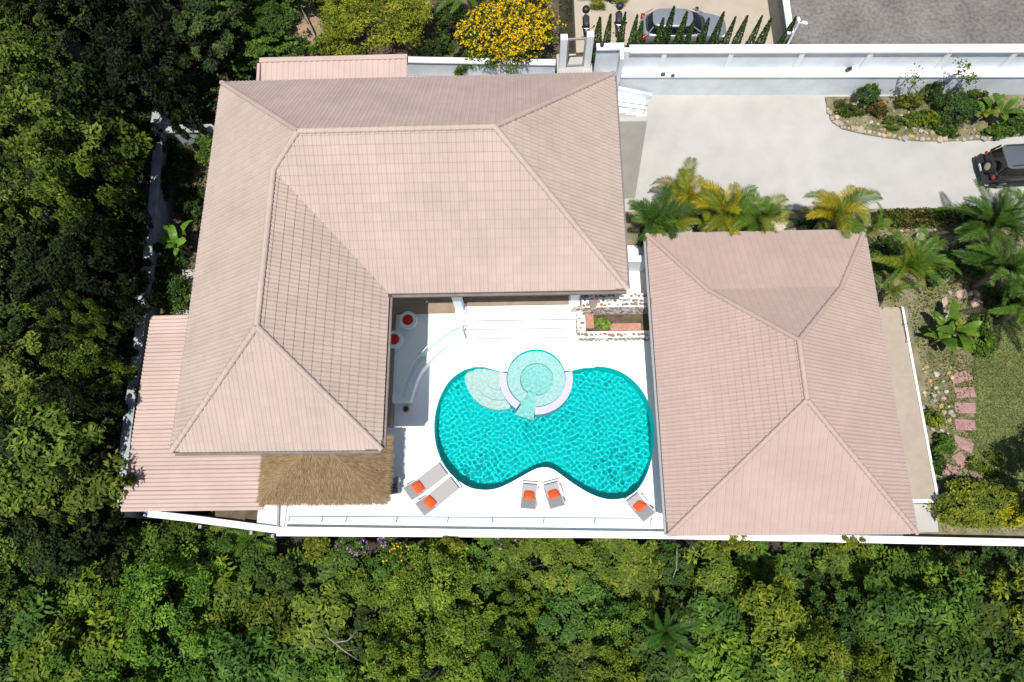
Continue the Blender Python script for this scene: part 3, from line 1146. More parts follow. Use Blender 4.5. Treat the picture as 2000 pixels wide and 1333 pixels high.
zl = lambda x, y: LZ + 0.05 * (x - lx0)
ysplit = [ly0 + (ly1 - ly0) * i / 10 for i in range(11)]
for a, b in zip(ysplit[:-1], ysplit[1:]):
    xr = lx1 if b < 4.6 else X0 + 1.0
    corrug(lx0, xr, a + 0.004, b - 0.004, zl, 0.2, 0.05).build('roof_sheet', SHEETP, lean, True)
mb = MB()
mb.bar((lx0 + 0.03, ly0, LZ - 0.2), (lx0 + 0.03, ly1, LZ - 0.2), 0.04, 0.19)
mb.bar((lx0 + 0.06, ly0 + 0.03, LZ - 0.2), (lx1 - 0.03, ly0 + 0.03, zl(lx1, 0) - 0.2), 0.04, 0.18)
mb.build('fascia', FASCIA, lean, True)
for (x, y) in ((lx0 + 0.4, ly0 + 0.5), (lx0 + 0.4, (ly0 + ly1) / 2), (lx0 + 0.4, ly1 - 0.4), (lx1 - 0.5, ly0 + 0.5)):
    mb = MB()
    mb.box(x - 0.1, x + 0.1, y - 0.1, y + 0.1, -2.4, zl(x, y) - 0.01)
    mb.build('post', WHITE, lean, True)
mb = MB()
mb.box(lx0 + 0.3, -13.21, ly0 + 0.25, ly1 + 3.2, -2.4, -0.02)
struct(mb.build('side_yard', CONC))

# ---- low annex roof on the north side
an = thing('annex_roof', 'low pink tiled annex roof with a smooth ridge beyond the north eaves of the villa', 'roof', (-10.0, 21.0, 0))
AZ = 3.9
a0, a1 = U(510, 124, AZ), U(795, 120, AZ)
za = lambda x, y: AZ + 0.25 * (y - a0.y)
corrug(a0.x, a1.x, 17.6, a0.y, za, 0.30, 0.05, False).build('roof_sheet', SHEETP, an, True)
mb = MB()
mb.bar((a0.x - 0.08, a0.y + 0.14, AZ - 0.25), (a1.x + 0.02, a0.y + 0.14, AZ - 0.25), 0.28, 0.36)
mb.build('parapet', SHEETP, an, True, bevel=0.02)
mb = MB()
mb.bar((a0.x - 0.10, a0.y - 0.01, AZ - 0.25), (a0.x - 0.10, 17.7, AZ - 1.1), 0.16, 0.34)
mb.build('verge', SHEETP, an, True, bevel=0.02)
mb = MB()
mb.box(a0.x + 0.2, a1.x - 0.2, 17.7, a0.y, -2.3, 2.9)
mb.build('wall', WHITE, an, True)

# ---- thatched shelter
HZ = 2.15
h00, h10, h11 = U(508, 980, HZ), U(758, 981, HZ), U(758, 866, HZ)
tx0, tx1, ty0 = h00.x, (h10.x + h11.x) / 2, (h00.y + h10.y) / 2
ty1 = h11.y + 0.35
hall = thing('thatched_shelter', 'brown thatched hip roof shelter tucked under the corner eaves of the villa', 'shelter', ((tx0 + tx1) / 2, (ty0 + ty1) / 2, 0))
tym = (ty0 + ty1) / 2 + 0.5
hh = 1.35
rx0, rx1 = tx0 + 2.3, tx1 - 2.3
RZt = HZ + hh
ra, rb = (rx0, tym, RZt), (rx1, tym, RZt)
cs_ = [(tx0, ty0, HZ), (tx1, ty0, HZ), (tx1, ty1, HZ), (tx0, ty1, HZ)]
mb = MB()
mb.add([*cs_, ra, rb] + [(p[0], p[1], p[2] - 0.22) for p in cs_],
       [(0, 1, 5, 4), (1, 2, 5), (2, 3, 4, 5), (3, 0, 4), (0, 6, 7, 1), (1, 7, 8, 2), (2, 8, 9, 3), (3, 9, 6, 0), (6, 9, 8, 7)])
th = mb.build('thatch_bed', THATCH0, hall, True)
# straw: blades lying down the slopes, overhanging the eaves
mb = MB()
faces_t = [((tx0, ty0), (tx1, ty0), (rx1, tym), (rx0, tym), Vector((0, -1, 0))), ((tx1, ty0), (tx1, ty1), (rx1, tym), (rx1, tym), Vector((1, 0, 0))),
           ((tx1, ty1), (tx0, ty1), (rx0, tym), (rx1, tym), Vector((0, 1, 0))), ((tx0, ty1), (tx0, ty0), (rx0, tym), (rx0, tym), Vector((-1, 0, 0)))]
for (a, b, c, d_, dn) in faces_t:
    cnt = {(0, -1): 8200, (1, 0): 4200, (0, 1): 2200, (-1, 0): 4200}[(int(dn.x), int(dn.y))]
    for i in range(cnt):
        s, t = random.random(), random.random()
        if random.random() < 0.18:
            t = random.random() * 0.05
        if t > 0.02 and random.random() < t * 0.55:
            t *= 0.5
        lo = Vector((*a, HZ)).lerp(Vector((*b, HZ)), s)
        hi = Vector((*d_, RZt)).lerp(Vector((*c, RZt)), s)
        p = lo.lerp(hi, t) + Vector((0, 0, 0.03))
        dv = ((lo - hi).normalized() * 0.6 + (dn - Vector((0, 0, (RZt - HZ) / max(0.4, abs((hi - lo).dot(dn)))))).normalized() * 0.4)
        dv = (dv.normalized() + Vector((random.gauss(0, 0.16), random.gauss(0, 0.16), random.gauss(0, 0.03) + 0.03))).normalized()
        ln = random.uniform(0.2, 0.42) * (1.0 if t > 0.03 else 0.6)
        sd = dv.cross(Vector((0, 0, 1))).normalized() * random.uniform(0.006, 0.013)
        q = p + dv * ln + Vector((0, 0, random.uniform(-0.03, 0.03)))
        mb.add([p - sd, p + sd, q + sd * 0.3, q - sd * 0.3], [(0, 1, 2, 3)], min(1, max(0, random.gauss(0.5, 0.24))))
so_ = mb.build('straw', STRAW, hall, True)
so_['kind'] = 'stuff'
for (x, y) in ((tx0 + 0.5, ty0 + 0.5), (tx1 - 0.5, ty0 + 0.5), (tx1 - 0.5, ty1 - 0.5), (tx0 + 0.5, ty1 - 0.5)):
    mb = MB()
    mb.tube([(x, y, 0), (x, y, HZ + 0.2)], 0.09, 9)
    mb.build('post', BARK, hall, True)

# ================================================================== GROUNDS
dy0 = U(1700, 404, 0).y
drive = [(4.4, dy0), (38, dy0 - 0.3), (38, 24.4), (4.4, 24.8)]
mb = MB()
mb.prism(ccw(drive), -2.2, 0.0)
struct(mb.build('driveway', CONC))
# dark grey sheet painting in the shade on the driveway beside the villa
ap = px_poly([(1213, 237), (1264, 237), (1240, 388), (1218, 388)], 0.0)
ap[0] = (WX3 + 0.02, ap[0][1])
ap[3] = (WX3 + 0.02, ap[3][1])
struct(sheet('driveway_shade_sheet', ccw(ap), 0.005, CONCD))
# garden east of the guest house
mb = MB()
mb.prism(ccw([(17.003, -0.35), (38, -1.0), (38, dy0 - 0.31), (4.3, dy0 - 0.01), (4.3, 13.603), (17.003, 13.603)]), -2.2, -0.012)
struct(mb.build('garden_soil', SOILG))
# neighbour's yard and lane behind the north wall
LWX = U(1549, 92, 3.6).x
mb = MB()
mb.prism(ccw([(3.0, 26.2), (LWX, 25.3), (LWX, 45), (3.0, 45)]), -0.5, 1.60)
struct(mb.build('neighbour_yard', PAVE))
mb = MB()
mb.prism(ccw([(LWX + 0.004, 25.0), (45, 24.3), (45, 45), (LWX + 0.004, 45)]), -0.5, 2.20)
struct(mb.build('lane', ASPH))
mb = MB()
e0 = U(1100, 4, 1.6)
mb.box(3.2, LWX - 0.3, e0.y, e0.y + 0.8, 1.601, 1.70)
struct(mb.build('kerb', CONC))
# sandy patch north-west
sp = px_poly([(540, 0), (600, -20), (640, 60), (628, 110), (590, 118), (555, 90), (470, 75), (470, 20)], 0.5)
mb = MB()
mb.prism(ccw(sp), 0.2, 0.62)
struct(mb.build('dirt_bank', DIRT, bevel=0.08))
mb = MB()
mb.prism(ccw(px_poly([(632, 0), (1092, -10), (1092, 125), (640, 116)], 0.6)), 0.1, 0.63)
struct(mb.build('planting_bed', SOIL))

# ---- tall north wall in two tiers
nw = thing('north_retaining_wall', 'long white two-tier retaining wall with pilasters along the driveway', 'wall', (15, 24.3, 0))
wd = (Vector((38, 23.60, 0)) - Vector((4.3, 24.55, 0))).normalized()
wn = Vector((-wd.y, wd.x, 0))
W0, W1 = Vector((4.3, 24.55, 0)), Vector((38, 23.60, 0))


def wbar(mb, s0, s1, off0, off1, z0, z1):
    a, b = W0 + wd * s0 + wn * ((off0 + off1) / 2), W0 + wd * s1 + wn * ((off0 + off1) / 2)
    return mb.bar((a.x, a.y, z0), (b.x, b.y, z0), abs(off1 - off0), z1 - z0)


LW = (W1 - W0).length
wbar(MB(), 0, LW, 0, 1.2, -0.3, 1.55).build('lower_wall', WALLW, nw, True)
wbar(MB(), -0.05, LW, -0.06, 0.62, 1.552, 1.66).build('ledge', WHITE, nw, True, bevel=0.012)
wbar(MB(), -0.02, LW, 0.50, 0.75, 1.662, 3.0).build('upper_wall', WALLW, nw, True)
wbar(MB(), 1.4, LW, 0.34, 0.84, 3.002, 3.12).build('coping', WHITE, nw, True, bevel=0.012)
for px in (1168, 1290, 1417, 1552, 1682, 1830, 1955, 2085):
    p = U(px, 146, 1.66)
    s = (p - W0).dot(wd)
    wbar(MB(), s - 0.13, s + 0.13, 0.38, 0.498, 1.663, 3.0).build('pilaster', WHITE, nw, True, bevel=0.01)

# short wall with coping beside the gate
gw = thing('gate_side_wall', 'short white wall with a coping stepping up beside the metal gate', 'wall', (5.0, 25.4, 1.6))
g0, g1 = U(1166, 91, 3.7), U(1218, 91, 3.7)
mb = MB()
mb.box(g0.x, g1.x, g0.y - 0.10, g0.y + 0.10, 0.4, 3.58)
mb.build('wall_panel', WALLW, gw, True)
mb = MB()
mb.box(g0.x - 0.02, g1.x + 0.03, g0.y - 0.2, g0.y + 0.2, 3.582, 3.70)
mb.build('coping', WHITE, gw, True, bevel=0.012)
mb = MB()
mb.box(g1.x - 0.2, g1.x, g0.y - 0.75, g0.y - 0.203, 0.4, 3.58)
mb.build('return_wall', WALLW, gw, True)
lamp = thing('wall_lamp', 'small black lantern standing on the coping of the short gate wall', 'lamp', (g0.x + 0.25, g0.y, 3.70))
mb = MB()
mb.lathe([(0.09, 0), (0.09, 0.03), (0.05, 0.05), (0.05, 0.10)], 10)
mb.build('base', BLACKP, lamp)
mb = MB()
mb.lathe([(0.07, 0.10), (0.11, 0.16), (0.11, 0.26), (0.02, 0.34)], 10)
mb.build('shade', BLACKP, lamp)

# gate
gz = 1.25
gl, gr = U(1098, 131, gz), U(1146, 129, gz)
gate = thing('metal_gate', 'open-framed grey metal gate between two square white gateposts', 'gate', ((gl.x + gr.x) / 2, (gl.y + gr.y) / 2, gz))
for p, hp in ((gl, 2.35), (gr, 2.5)):
    mb = MB()
    mb.box(p.x - 0.19, p.x + 0.19, p.y - 0.19, p.y + 0.19, gz - 2.5, gz + hp)
    mb.build('gatepost', WHITE, gate, True, bevel=0.015)
a, b = Vector((gl.x + 0.192, gl.y, gz)), Vector((gr.x - 0.192, gr.y, gz))
for q0, q1, w, h, zz in ((a, b, 0.08, 0.10, 0.05), (a, b, 0.08, 0.10, 2.1)):
    mb = MB()
    mb.bar(q0 + Vector((0, 0, zz)), q1 + Vector((0, 0, zz)), w, h)
    mb.build('rail', GREYM, gate, True)
for x in (a.x + 0.04, b.x - 0.04):
    mb = MB()
    mb.box(x - 0.04, x + 0.04, a.y - 0.04, a.y + 0.04, gz + 0.152, gz + 2.098)
    mb.build('stile', GREYM, gate, True)
mb = MB()
mb.box(gl.x - 0.3, gr.x + 0.3, gl.y - 1.0, 26.4, -0.5, gz)
struct(mb.build('gate_path', CONC))

# white boundary wall west of the gate
bw = thing('north_boundary_wall', 'low white boundary wall running behind the yellow flowering bush', 'wall', (-1, 23.3, 0))
b0, b1 = U(797, 116, 2.0), U(1085, 122, 2.0)
mb = MB()
mb.bar((b0.x - 0.4, b0.y, -0.5), (b1.x, b1.y, -0.5), 0.22, 2.42)
mb.build('wall_panel', WALLW, bw, True)
mb = MB()
mb.bar((b0.x - 0.4, b0.y, 1.922), (b1.x, b1.y, 1.922), 0.36, 0.10)
mb.build('coping', WHITE, bw, True, bevel=0.01)
mb = MB()
mb.bar((b0.x - 0.4, b0.y - 0.55, -2.2), (b1.x, b1.y - 0.55, -2.2), 0.8, 3.0)
struct(mb.build('north_path', CONC))

# NS wall between neighbour's yard and the lane
lwall = thing('lane_wall', 'grey side wall with a white top between the beige yard and the lane', 'wall', (19.5, 28, 1.6))
l0, l1 = U(1549, 92, 3.6), U(1545, 0, 3.6)
mb = MB()
mb.bar((l0.x, 25.42, 0.5), (l0.x + 0.1, 40, 0.5), 0.22, 3.0)
mb.build('wall_panel', CONCD, lwall, True)
mb = MB()
mb.bar((l0.x, 25.40, 3.502), (l0.x + 0.1, 40, 3.502), 0.34, 0.10)
mb.build('coping', WHITE, lwall, True, bevel=0.01)

# security camera pole
pb = U(1537, 97, 3.12)
pt = U(1562, 45, 4.9)
ty_ = pb.y + 0.25
tp = foot(1561, 44, ty_)
sp_ = thing('camera_pole', 'slim white pole with two small surveillance cameras behind the white wall', 'camera pole', (tp.x, ty_, 2.2))
mb = MB()
mb.tube([(tp.x, ty_, 1.6), (tp.x, ty_, tp.z)], 0.045, 9)
mb.build('pole', WMETAL, sp_, True)
for dx, dy_ in ((0.32, 0.0), (0.02, 0.26)):
    mb = MB()
    mb.tube([(tp.x, ty_, tp.z - 0.06), (tp.x + dx * 0.5, ty_ + dy_ * 0.5, tp.z - 0.02)], 0.025, 6)
    mb.lathe([(0.075, 0), (0.085, 0.05), (0.085, 0.26), (0.06, 0.30)], 10, Matrix.Translation((tp.x + dx * 0.5, ty_ + dy_ * 0.5, tp.z)) @ Vector((dx, dy_, -0.12)).to_track_quat('Z', 'Y').to_matrix().to_4x4())
    mb.build('surveillance_camera', WMETAL, sp_, True, smooth=True)

# spotlights on the ledge
for k, (px, py, lab) in enumerate(((1294, 147, 'larger black spotlight of the pair on the white wall ledge'), (1313, 149, 'smaller black spotlight of the pair on the white wall ledge'), (1654, 138, 'single black box light on the white wall ledge above the rock garden'))):
    p = U(px, py, 1.66)
    s = (0.9, 0.7, 1.1)[k]
    o = thing('spotlight', lab, 'spotlight', (p.x, p.y, 1.66), 0.2 * k, 'spotlights on the wall ledge')
    mb = MB()
    mb.box(-0.05 * s, 0.05 * s, -0.05 * s, 0.05 * s, 0, 0.08 * s)
    mb.build('bracket', BLACKP, o)
    mb = MB()
    mb.box(-0.13 * s, 0.13 * s, -0.09 * s, 0.09 * s, 0.082 * s, 0.24 * s, Matrix.Rotation(R(20), 4, 'X'))
    mb.build('housing', BLACKP, o, bevel=0.015)

# ---- side stairs by the driveway
ss = thing('entrance_stairs', 'white side stairs with a steel handrail climbing from the driveway to the villa', 'stairs', (5.6, 23.0, 0))
s_e = U(1266, 232, 0)
s_n = U(1266, 182, 0)
xa, xb = WX3 + 0.05, s_e.x - 0.1
for i in range(6):
    mb = MB()
    w_ = (xb - xa) / 6
    mb.box(xa + 0.002, xb - i * w_, s_e.y + 0.05, s_e.y + 1.25, i * 0.17 + (0.003 if i == 0 else 0.001), (i + 1) * 0.17)
    mb.build('step', WHITE, ss, True)
mb = MB()
pr = [(xb + 0.35, 0.003), (xb + 0.35, 0.35), (xa, 1.75), (xa, 0.003)]
yw = s_e.y + 1.26
mb.add([(x, yw, z) for x, z in pr] + [(x, yw + 0.16, z) for x, z in pr], [(0, 1, 2, 3), (7, 6, 5, 4), (0, 4, 5, 1), (1, 5, 6, 2), (2, 6, 7, 3), (3, 7, 4, 0)])
mb.build('stringer_wall', WALLW, ss, True)
yh = s_e.y + 0.09
for dz in (0.9, 0.5):
    mb = MB()
    mb.tube([(xb - 0.1, yh, 0.17 + dz), (xa + 0.1, yh, 1.02 + dz)], 0.022, 7)
    mb.build('handrail', STEEL, ss, True)
for t in (0.03, 0.5, 0.95):
    x = xb - 0.1 + (xa + 0.1 - xb + 0.1) * t
    z = 0.17 + 0.85 * t
    mb = MB()
    mb.tube([(x, yh, z - 0.18), (x, yh, z + 0.92)], 0.02, 7)
    mb.build('baluster', STEEL, ss, True)

# ---- passage between the two houses
mb = MB()
pw = px_poly([(1222, 480), (1268, 480), (1268, 572), (1224, 572)], 0.3)
mb.prism(ccw(pw), -0.02, 0.30)
struct(mb.build('passage_floor', WHITE))
pwall = thing('passage_wall', 'white cross wall with a flat top closing the passage between the two houses', 'wall', (5.0, 13.0, 0))
q0, q1 = U(1226, 506, 1.7), U(1262, 506, 1.7)
mb = MB()
mb.box(q0.x - 0.25, q1.x + 0.05, q0.y - 0.12, q0.y + 0.12, -0.02, 1.6)
mb.build('wall_panel', WALLW, pwall, True)
mb = MB()
mb.box(q0.x - 0.28, q1.x + 0.08, q0.y - 0.16, q0.y + 0.18, 1.602, 1.7)
mb.build('coping', WHITE, pwall, True, bevel=0.01)

# ---- patio east of the guest house
p_a, p_b = U(1763, 600, 0.45), U(1829, 977, 0.45)
px1 = (p_a.x + p_b.x) / 2
mb = MB()
mb.box(gx1 + 0.003, px1 - 0.06, p_b.y + 0.06, p_a.y, -0.02, 0.45)
struct(mb.build('patio', TAN))
pe = thing('patio_edge', 'white painted edging along the tan patio of the guest house', 'kerb', (px1, 5, 0))
mb = MB()
mb.box(px1 - 0.058, px1 + 0.06, p_b.y - 0.06, p_a.y + 0.02, -0.02, 0.52)
mb.build('long_edge', WHITE, pe, True, bevel=0.008)
mb = MB()
mb.box(gx1 + 0.6, px1 - 0.06, p_b.y - 0.12, p_b.y + 0.058, -0.02, 0.52)
mb.build('end_edge', WHITE, pe, True, bevel=0.008)
mb = MB()
mb.prism(ccw(px_poly([(1775, 985), (1828, 985), (1832, 1040), (1775, 1040)], 0.02)), -0.011, 0.05)
struct(mb.build('utility_slab', CONC))

# ---- south parapet wall
SZ = 0.42
sw = thing('south_wall', 'long white parapet wall above the woodland along the pool terrace', 'wall', (5, 0.2, 0))
pts_s = [U(552, 1036, SZ), U(1000, 1042, SZ), U(1310, 1046, SZ), U(1800, 1056, SZ), U(2000, 1060, SZ), U(2400, 1070, SZ)]
for i in range(len(pts_s) - 1):
    a, b = pts_s[i], pts_s[i + 1]
    d = (b - a).normalized() * 0.002
    mb = MB()
    mb.bar((a.x + d.x, a.y + d.y, -4.2), (b.x - d.x, b.y - d.y, -4.2), 0.30, 4.2 + SZ - 0.09)
    mb.build('wall_panel', WALLW, sw, True)
    mb = MB()
    mb.bar((a.x + d.x, a.y + d.y, SZ - 0.088), (b.x - d.x, b.y - d.y, SZ - 0.088), 0.33, 0.09)
    mb.build('coping', WHITE, sw, True, bevel=0.01)
# deck edge strip between sheet and wall
mb = MB()
mb.prism(ccw([(-12.2, 0.20), (17.5, -0.22), (17.5, 0.6), (-12.2, 0.75)]), -2.0, -0.006)
struct(mb.build('deck_edge', DECK))
# glass railing along the deck
gr_ = thing('glass_railing', 'straight glass railing with slim steel posts along the white south parapet', 'railing', (-4, 0.8, 0))
rpx = [562, 627, 674, 773, 873, 960, 1060, 1160, 1270]
rl = [U(x, 1021 + (x - 560) * 0.006, 0.0) for x in rpx]
for i, p in enumerate(rl):
    mb = MB()
    mb.box(p.x - 0.02, p.x + 0.02, p.y - 0.02, p.y + 0.02, -0.002, 0.95)
    mb.build('post', GREYM, gr_, True)
for i in range(len(rl) - 1):
    a, b = rl[i], rl[i + 1]
    d = (b - a).normalized()
    mb = MB()
    mb.bar(a + d * 0.03 + Vector((0, 0, 0.06)), b - d * 0.03 + Vector((0, 0, 0.06)), 0.014, 0.82)
    mb.build('glass_panel', GLASS, gr_, True)
    mb = MB()
    mb.bar(a + d * 0.022 + Vector((0, 0, 0.92)), b - d * 0.022 + Vector((0, 0, 0.92)), 0.035, 0.03)
    mb.build('top_rail', WMETAL, gr_, True)
# west end of the terrace: frame, gravel yard and slanting wall
mb = MB()
mb.prism(ccw(px_poly([(515, 985), (560, 985), (558, 1038), (420, 1030), (420, 985)], -0.3)), -2.2, -0.3)
struct(mb.build('gravel_yard', SOIL))
tf = thing('terrace_end_frame', 'white end kerb with a grey upright closing the terrace beside the thatch', 'kerb', (-11.8, 1.3, 0))
f0, f1 = U(557, 987, 0.15), U(551, 1036, 0.15)
mb = MB()
mb.bar((f0.x, f0.y, -2.0), (f1.x, f1.y + 0.17, -2.0), 0.14, 2.15)
mb.build('kerb_wall', WHITE, tf, True, bevel=0.01)
f0, f1 = U(548, 985, 0.15), U(546, 1034, 0.15)
mb = MB()
mb.bar((f0.x - 0.1, f0.y, 0.10), (f1.x - 0.1, f1.y, 0.10), 0.10, 0.08)
mb.build('rail', GREYM, tf, True)
slw = thing('slanting_south_wall', 'weathered white wall slanting away below the corrugated lean-to roof', 'wall', (-15, 1, -1))
pts_w = [U(552, 1037, 0.2), U(470, 1026, 0.0), U(380, 1014, -0.2), U(285, 1003, -0.4)]
for i in range(3):
    a, b = pts_w[i], pts_w[i + 1]
    mb = MB()
    mb.bar((a.x - 0.02, a.y, -4), (b.x + 0.002, b.y, -4), 0.32, 4 + a.z)
    mb.build('wall_panel', WALLW, slw, True)
for k, (x, y) in enumerate(((388, 1018), (488, 1030), (530, 1036))):
    p = U(x, y, 0.1)
    o = thing('support_post', 'rusty timber support post leaning on the foot of the slanting white wall', 'post', (p.x, p.y - 0.28, -3.2), 0, 'posts below the slanting wall')
    mb = MB()
    mb.tube([(0, -0.15, 0), (0, 0.0, 3.1)], 0.05, 7)
    mb.build('shaft', BARK, o)
    mb = MB()
    mb.box(-0.07, 0.07, -0.06, 0.10, 3.0, 3.12)
    mb.build('cap', GREYM, o)

# ---- west boundary wall
SHADEW = PM('shade_toned_wall', (0.46, 0.50, 0.52), 0.9, 1.4, 0.12, 0.4, 25, col2=(0.26, 0.31, 0.29), n2=0.25, n2scale=0.5)  # white wall with the tree shade put into its grey-green base colour
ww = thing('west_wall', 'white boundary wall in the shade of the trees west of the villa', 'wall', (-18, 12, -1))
WZ = 1.0
pts = [U(420, 250, WZ), U(310, 252, WZ), U(300, 380, WZ), U(286, 520, WZ), U(266, 700, WZ), U(246, 850, WZ), U(236, 950, WZ), U(228, 1010, WZ)]
for i in range(len(pts) - 1):
    a, b = pts[i], pts[i + 1]
    d = (b - a).normalized() * 0.003
    mb = MB()
    mb.bar((a.x + d.x, a.y + d.y, -3.4), (b.x - d.x, b.y - d.y, -3.4), 0.34, 4.3)
    mb.build('wall_panel', SHADEW, ww, True)
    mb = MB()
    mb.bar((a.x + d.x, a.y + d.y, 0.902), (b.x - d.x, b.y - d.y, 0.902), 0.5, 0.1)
    mb.build('coping', SHADEW, ww, True, bevel=0.012)
c0 = pts[1]
mb = MB()
mb.box(c0.x - 0.4, c0.x + 0.6, c0.y + 0.26, c0.y + 1.1, -3.4, 1.2)
mb.build('corner_pier', SHADEW, ww, True, bevel=0.015)
# narrow garden inside it
mb = MB()
mb.prism(ccw([(pts[2].x + 0.4, pts[1].y - 0.3), (-12.9, pts[1].y - 0.3), (-12.9, ly1 + 3.3), (pts[4].x + 0.3, ly1 - 0.5)]), -2.3, -0.05)
struct(mb.build('side_garden', SOIL))

# ================================================================== THINGS ROUND THE POOL
def pillow_mesh(name, sx, sy, h, mat, n=8):
    mb = MB()
    for side in (1, -1):
        o = len(mb.v)
        for j in range(n + 1):
            for i in range(n + 1):
                u, v = 2 * i / n - 1, 2 * j / n - 1
                pin = 1 - 0.10 * (u * u) * (1 - v * v) - 0.0
                pin2 = 1 - 0.10 * (v * v) * (1 - u * u)
                mb.v.append((u * sx / 2 * pin2, v * sy / 2 * pin, h / 2 + side * h / 2 * ((1 - u ** 4) * (1 - v ** 4)) ** 0.6))
        for j in range(n):
            for i in range(n):
                a = o + j * (n + 1) + i
                q = (a, a + 1, a + n + 2, a + n + 1)
                mb.f.append(q if side > 0 else q[::-1])
    return mb.mesh(name, mat, smooth='all')


PILLOW = pillow_mesh('cushion', 0.53, 0.53, 0.18, ORANGE)


def heading(a, b, z=0.3):
    p, q = U(*a, z), U(*b, z)
    return math.atan2(q.y - p.y, q.x - p.x)


def make_lounger(L, W, back, arms):
    """x runs from the foot (-L/2) to the head (L/2)"""
    root = thing('sun_lounger', '-', 'lounger')
    H = 0.30
    xb = L / 2 - back
    for s in (-1, 1):
        mb = MB()
        mb.box(-L / 2, L / 2 - 0.05, s * (W / 2 - 0.02) - 0.02, s * (W / 2 - 0.02) + 0.02, H - 0.03, H + 0.02)
        mb.build('side_rail', WMETAL, root, bevel=0.006)
        for x in (-L / 2 + 0.12, L / 2 - 0.25):
            mb = MB()
            mb.box(x - 0.02, x + 0.02, s * (W / 2 - 0.02) - 0.018, s * (W / 2 - 0.02) + 0.018, 0, H - 0.032)
            mb.build('leg', WMETAL, root)
        if arms:
            mb = MB()
            mb.box(xb - 0.42, xb + 0.12, s * (W / 2 + 0.02) - 0.025, s * (W / 2 + 0.02) + 0.025, H + 0.20, H + 0.23)
            mb.box(xb - 0.40, xb - 0.37, s * (W / 2 + 0.02) - 0.015, s * (W / 2 + 0.02) + 0.015, H - 0.02, H + 0.199)
            mb.build('armrest', WMETAL, root, bevel=0.006)
    mb = MB()
    mb.box(-L / 2 - 0.05, -L / 2 - 0.003, -W / 2, W / 2, H - 0.03, H + 0.02)
    mb.build('foot_rail', WMETAL, root, bevel=0.006)
    mb = MB()
    mb.box(-L / 2 + 0.06, xb, -W / 2 + 0.045, W / 2 - 0.045, H + 0.0, H + 0.03)
    mb.build('seat_sling', GREYF, root, bevel=0.008)
    ang = R(42 if arms else 36)
    M = Matrix.Translation((xb + 0.01, 0, H + 0.01)) @ Matrix.Rotation(-ang, 4, 'Y')
    bl = back / math.cos(ang) * (0.98 if arms else 0.98)
    mb = MB()
    mb.box(0, bl, -W / 2 + 0.045, W / 2 - 0.045, 0, 0.03, M)
    mb.build('backrest_sling', GREYF, root, bevel=0.008)
    mb = MB()
    for s in (-1, 1):
        mb.box(0, bl + 0.02, s * (W / 2 - 0.025) - 0.018, s * (W / 2 - 0.025) + 0.018, -0.01, 0.035, M)
    mb.box(bl + 0.022, bl + 0.05, -W / 2, W / 2, -0.01, 0.035, M)
    mb.build('backrest_frame', WMETAL, root)
    mb = MB()
    mb.box(L / 2 - 0.06, L / 2 - 0.02, -W / 2 + 0.05, W / 2 - 0.05, H - 0.03, H + 0.01)
    mb.build('head_rail', GREYM, root)
    return root, xb, H


def on_back(root, xb, H, ang, label, dx, rz):
    """a cushion lying at the foot of the backrest"""
    c = link('cushion', PILLOW)
    tag(c, label, 'cushion', 'orange cushions on the loungers')
    Mw = Matrix.Translation(root.location) @ Matrix.Rotation(root.rotation_euler.z, 4, 'Z')
    a = ang
    Ml = Matrix.Translation((xb + dx, 0, H + 0.045 + max(0, dx) * math.tan(a))) @ Matrix.Rotation(-a * 0.9, 4, 'Y') @ Matrix.Rotation(rz, 4, 'Z')
    c.matrix_world = Mw @ Ml
    return c


lng, xbL, HL = make_lounger(2.10, 0.80, 0.62, False)
l_items = [((876 + 857) / 2, (903 + 927) / 2, 800, 966, 'grey sling sun lounger nearer the thatch, foot touching the pool edge', 'orange cushion on the long lounger nearer the thatch'),
           ((876 + 899) / 2, (931 + 956) / 2, 824.6, 995, 'grey sling sun lounger nearer the south railing, of the slanting pair', 'orange cushion on the long lounger nearer the south railing')]
for i, (fx, fy, hx, hy, lab, clab) in enumerate(l_items):
    o = lng if i == 0 else copy_tree(lng)
    p, q = U(fx, fy, 0.3), U(hx, hy, 0.3)
    m = (p + q) / 2
    o.location = (m.x, m.y, 0.0)
    o.rotation_euler.z = math.atan2(q.y - p.y, q.x - p.x)
    tag(o, lab, 'lounger', 'long sun loungers by the pool')
    on_back(o, xbL, HL, R(36), clab, 0.08, R(90 + 12 * i))
lch, xbC, HC = make_lounger(1.22, 0.78, 0.55, True)
c_items = [(1035, 945, 1031.5, 994, 'low grey sling armchair of the close pair, beside the slanting loungers'),
           (1075, 943.5, 1088, 991, 'low grey sling armchair of the close pair, turned towards the single one'),
           (1233.5, 969.5, 1264.7, 1011, 'single low grey sling armchair standing by the guest house eaves')]
c_lab = ['orange cushion on the paired armchair beside the slanting loungers', 'orange cushion on the paired armchair turned towards the single one', 'orange cushion on the single armchair by the guest house eaves']
for i, (fx, fy, hx, hy, lab) in enumerate(c_items):
    o = lch if i == 0 else copy_tree(lch)
    p, q = U(fx, fy, 0.3), U(hx, hy, 0.3)
    m = (p + q) / 2
    o.name = 'sling_armchair'
    o.location = (m.x, m.y, 0.0)
    o.rotation_euler.z = math.atan2(q.y - p.y, q.x - p.x)
    tag(o, lab, 'armchair', 'low armchairs by the pool')
    on_back(o, xbC, HC, R(42), c_lab[i], -0.06, R(4 * i))

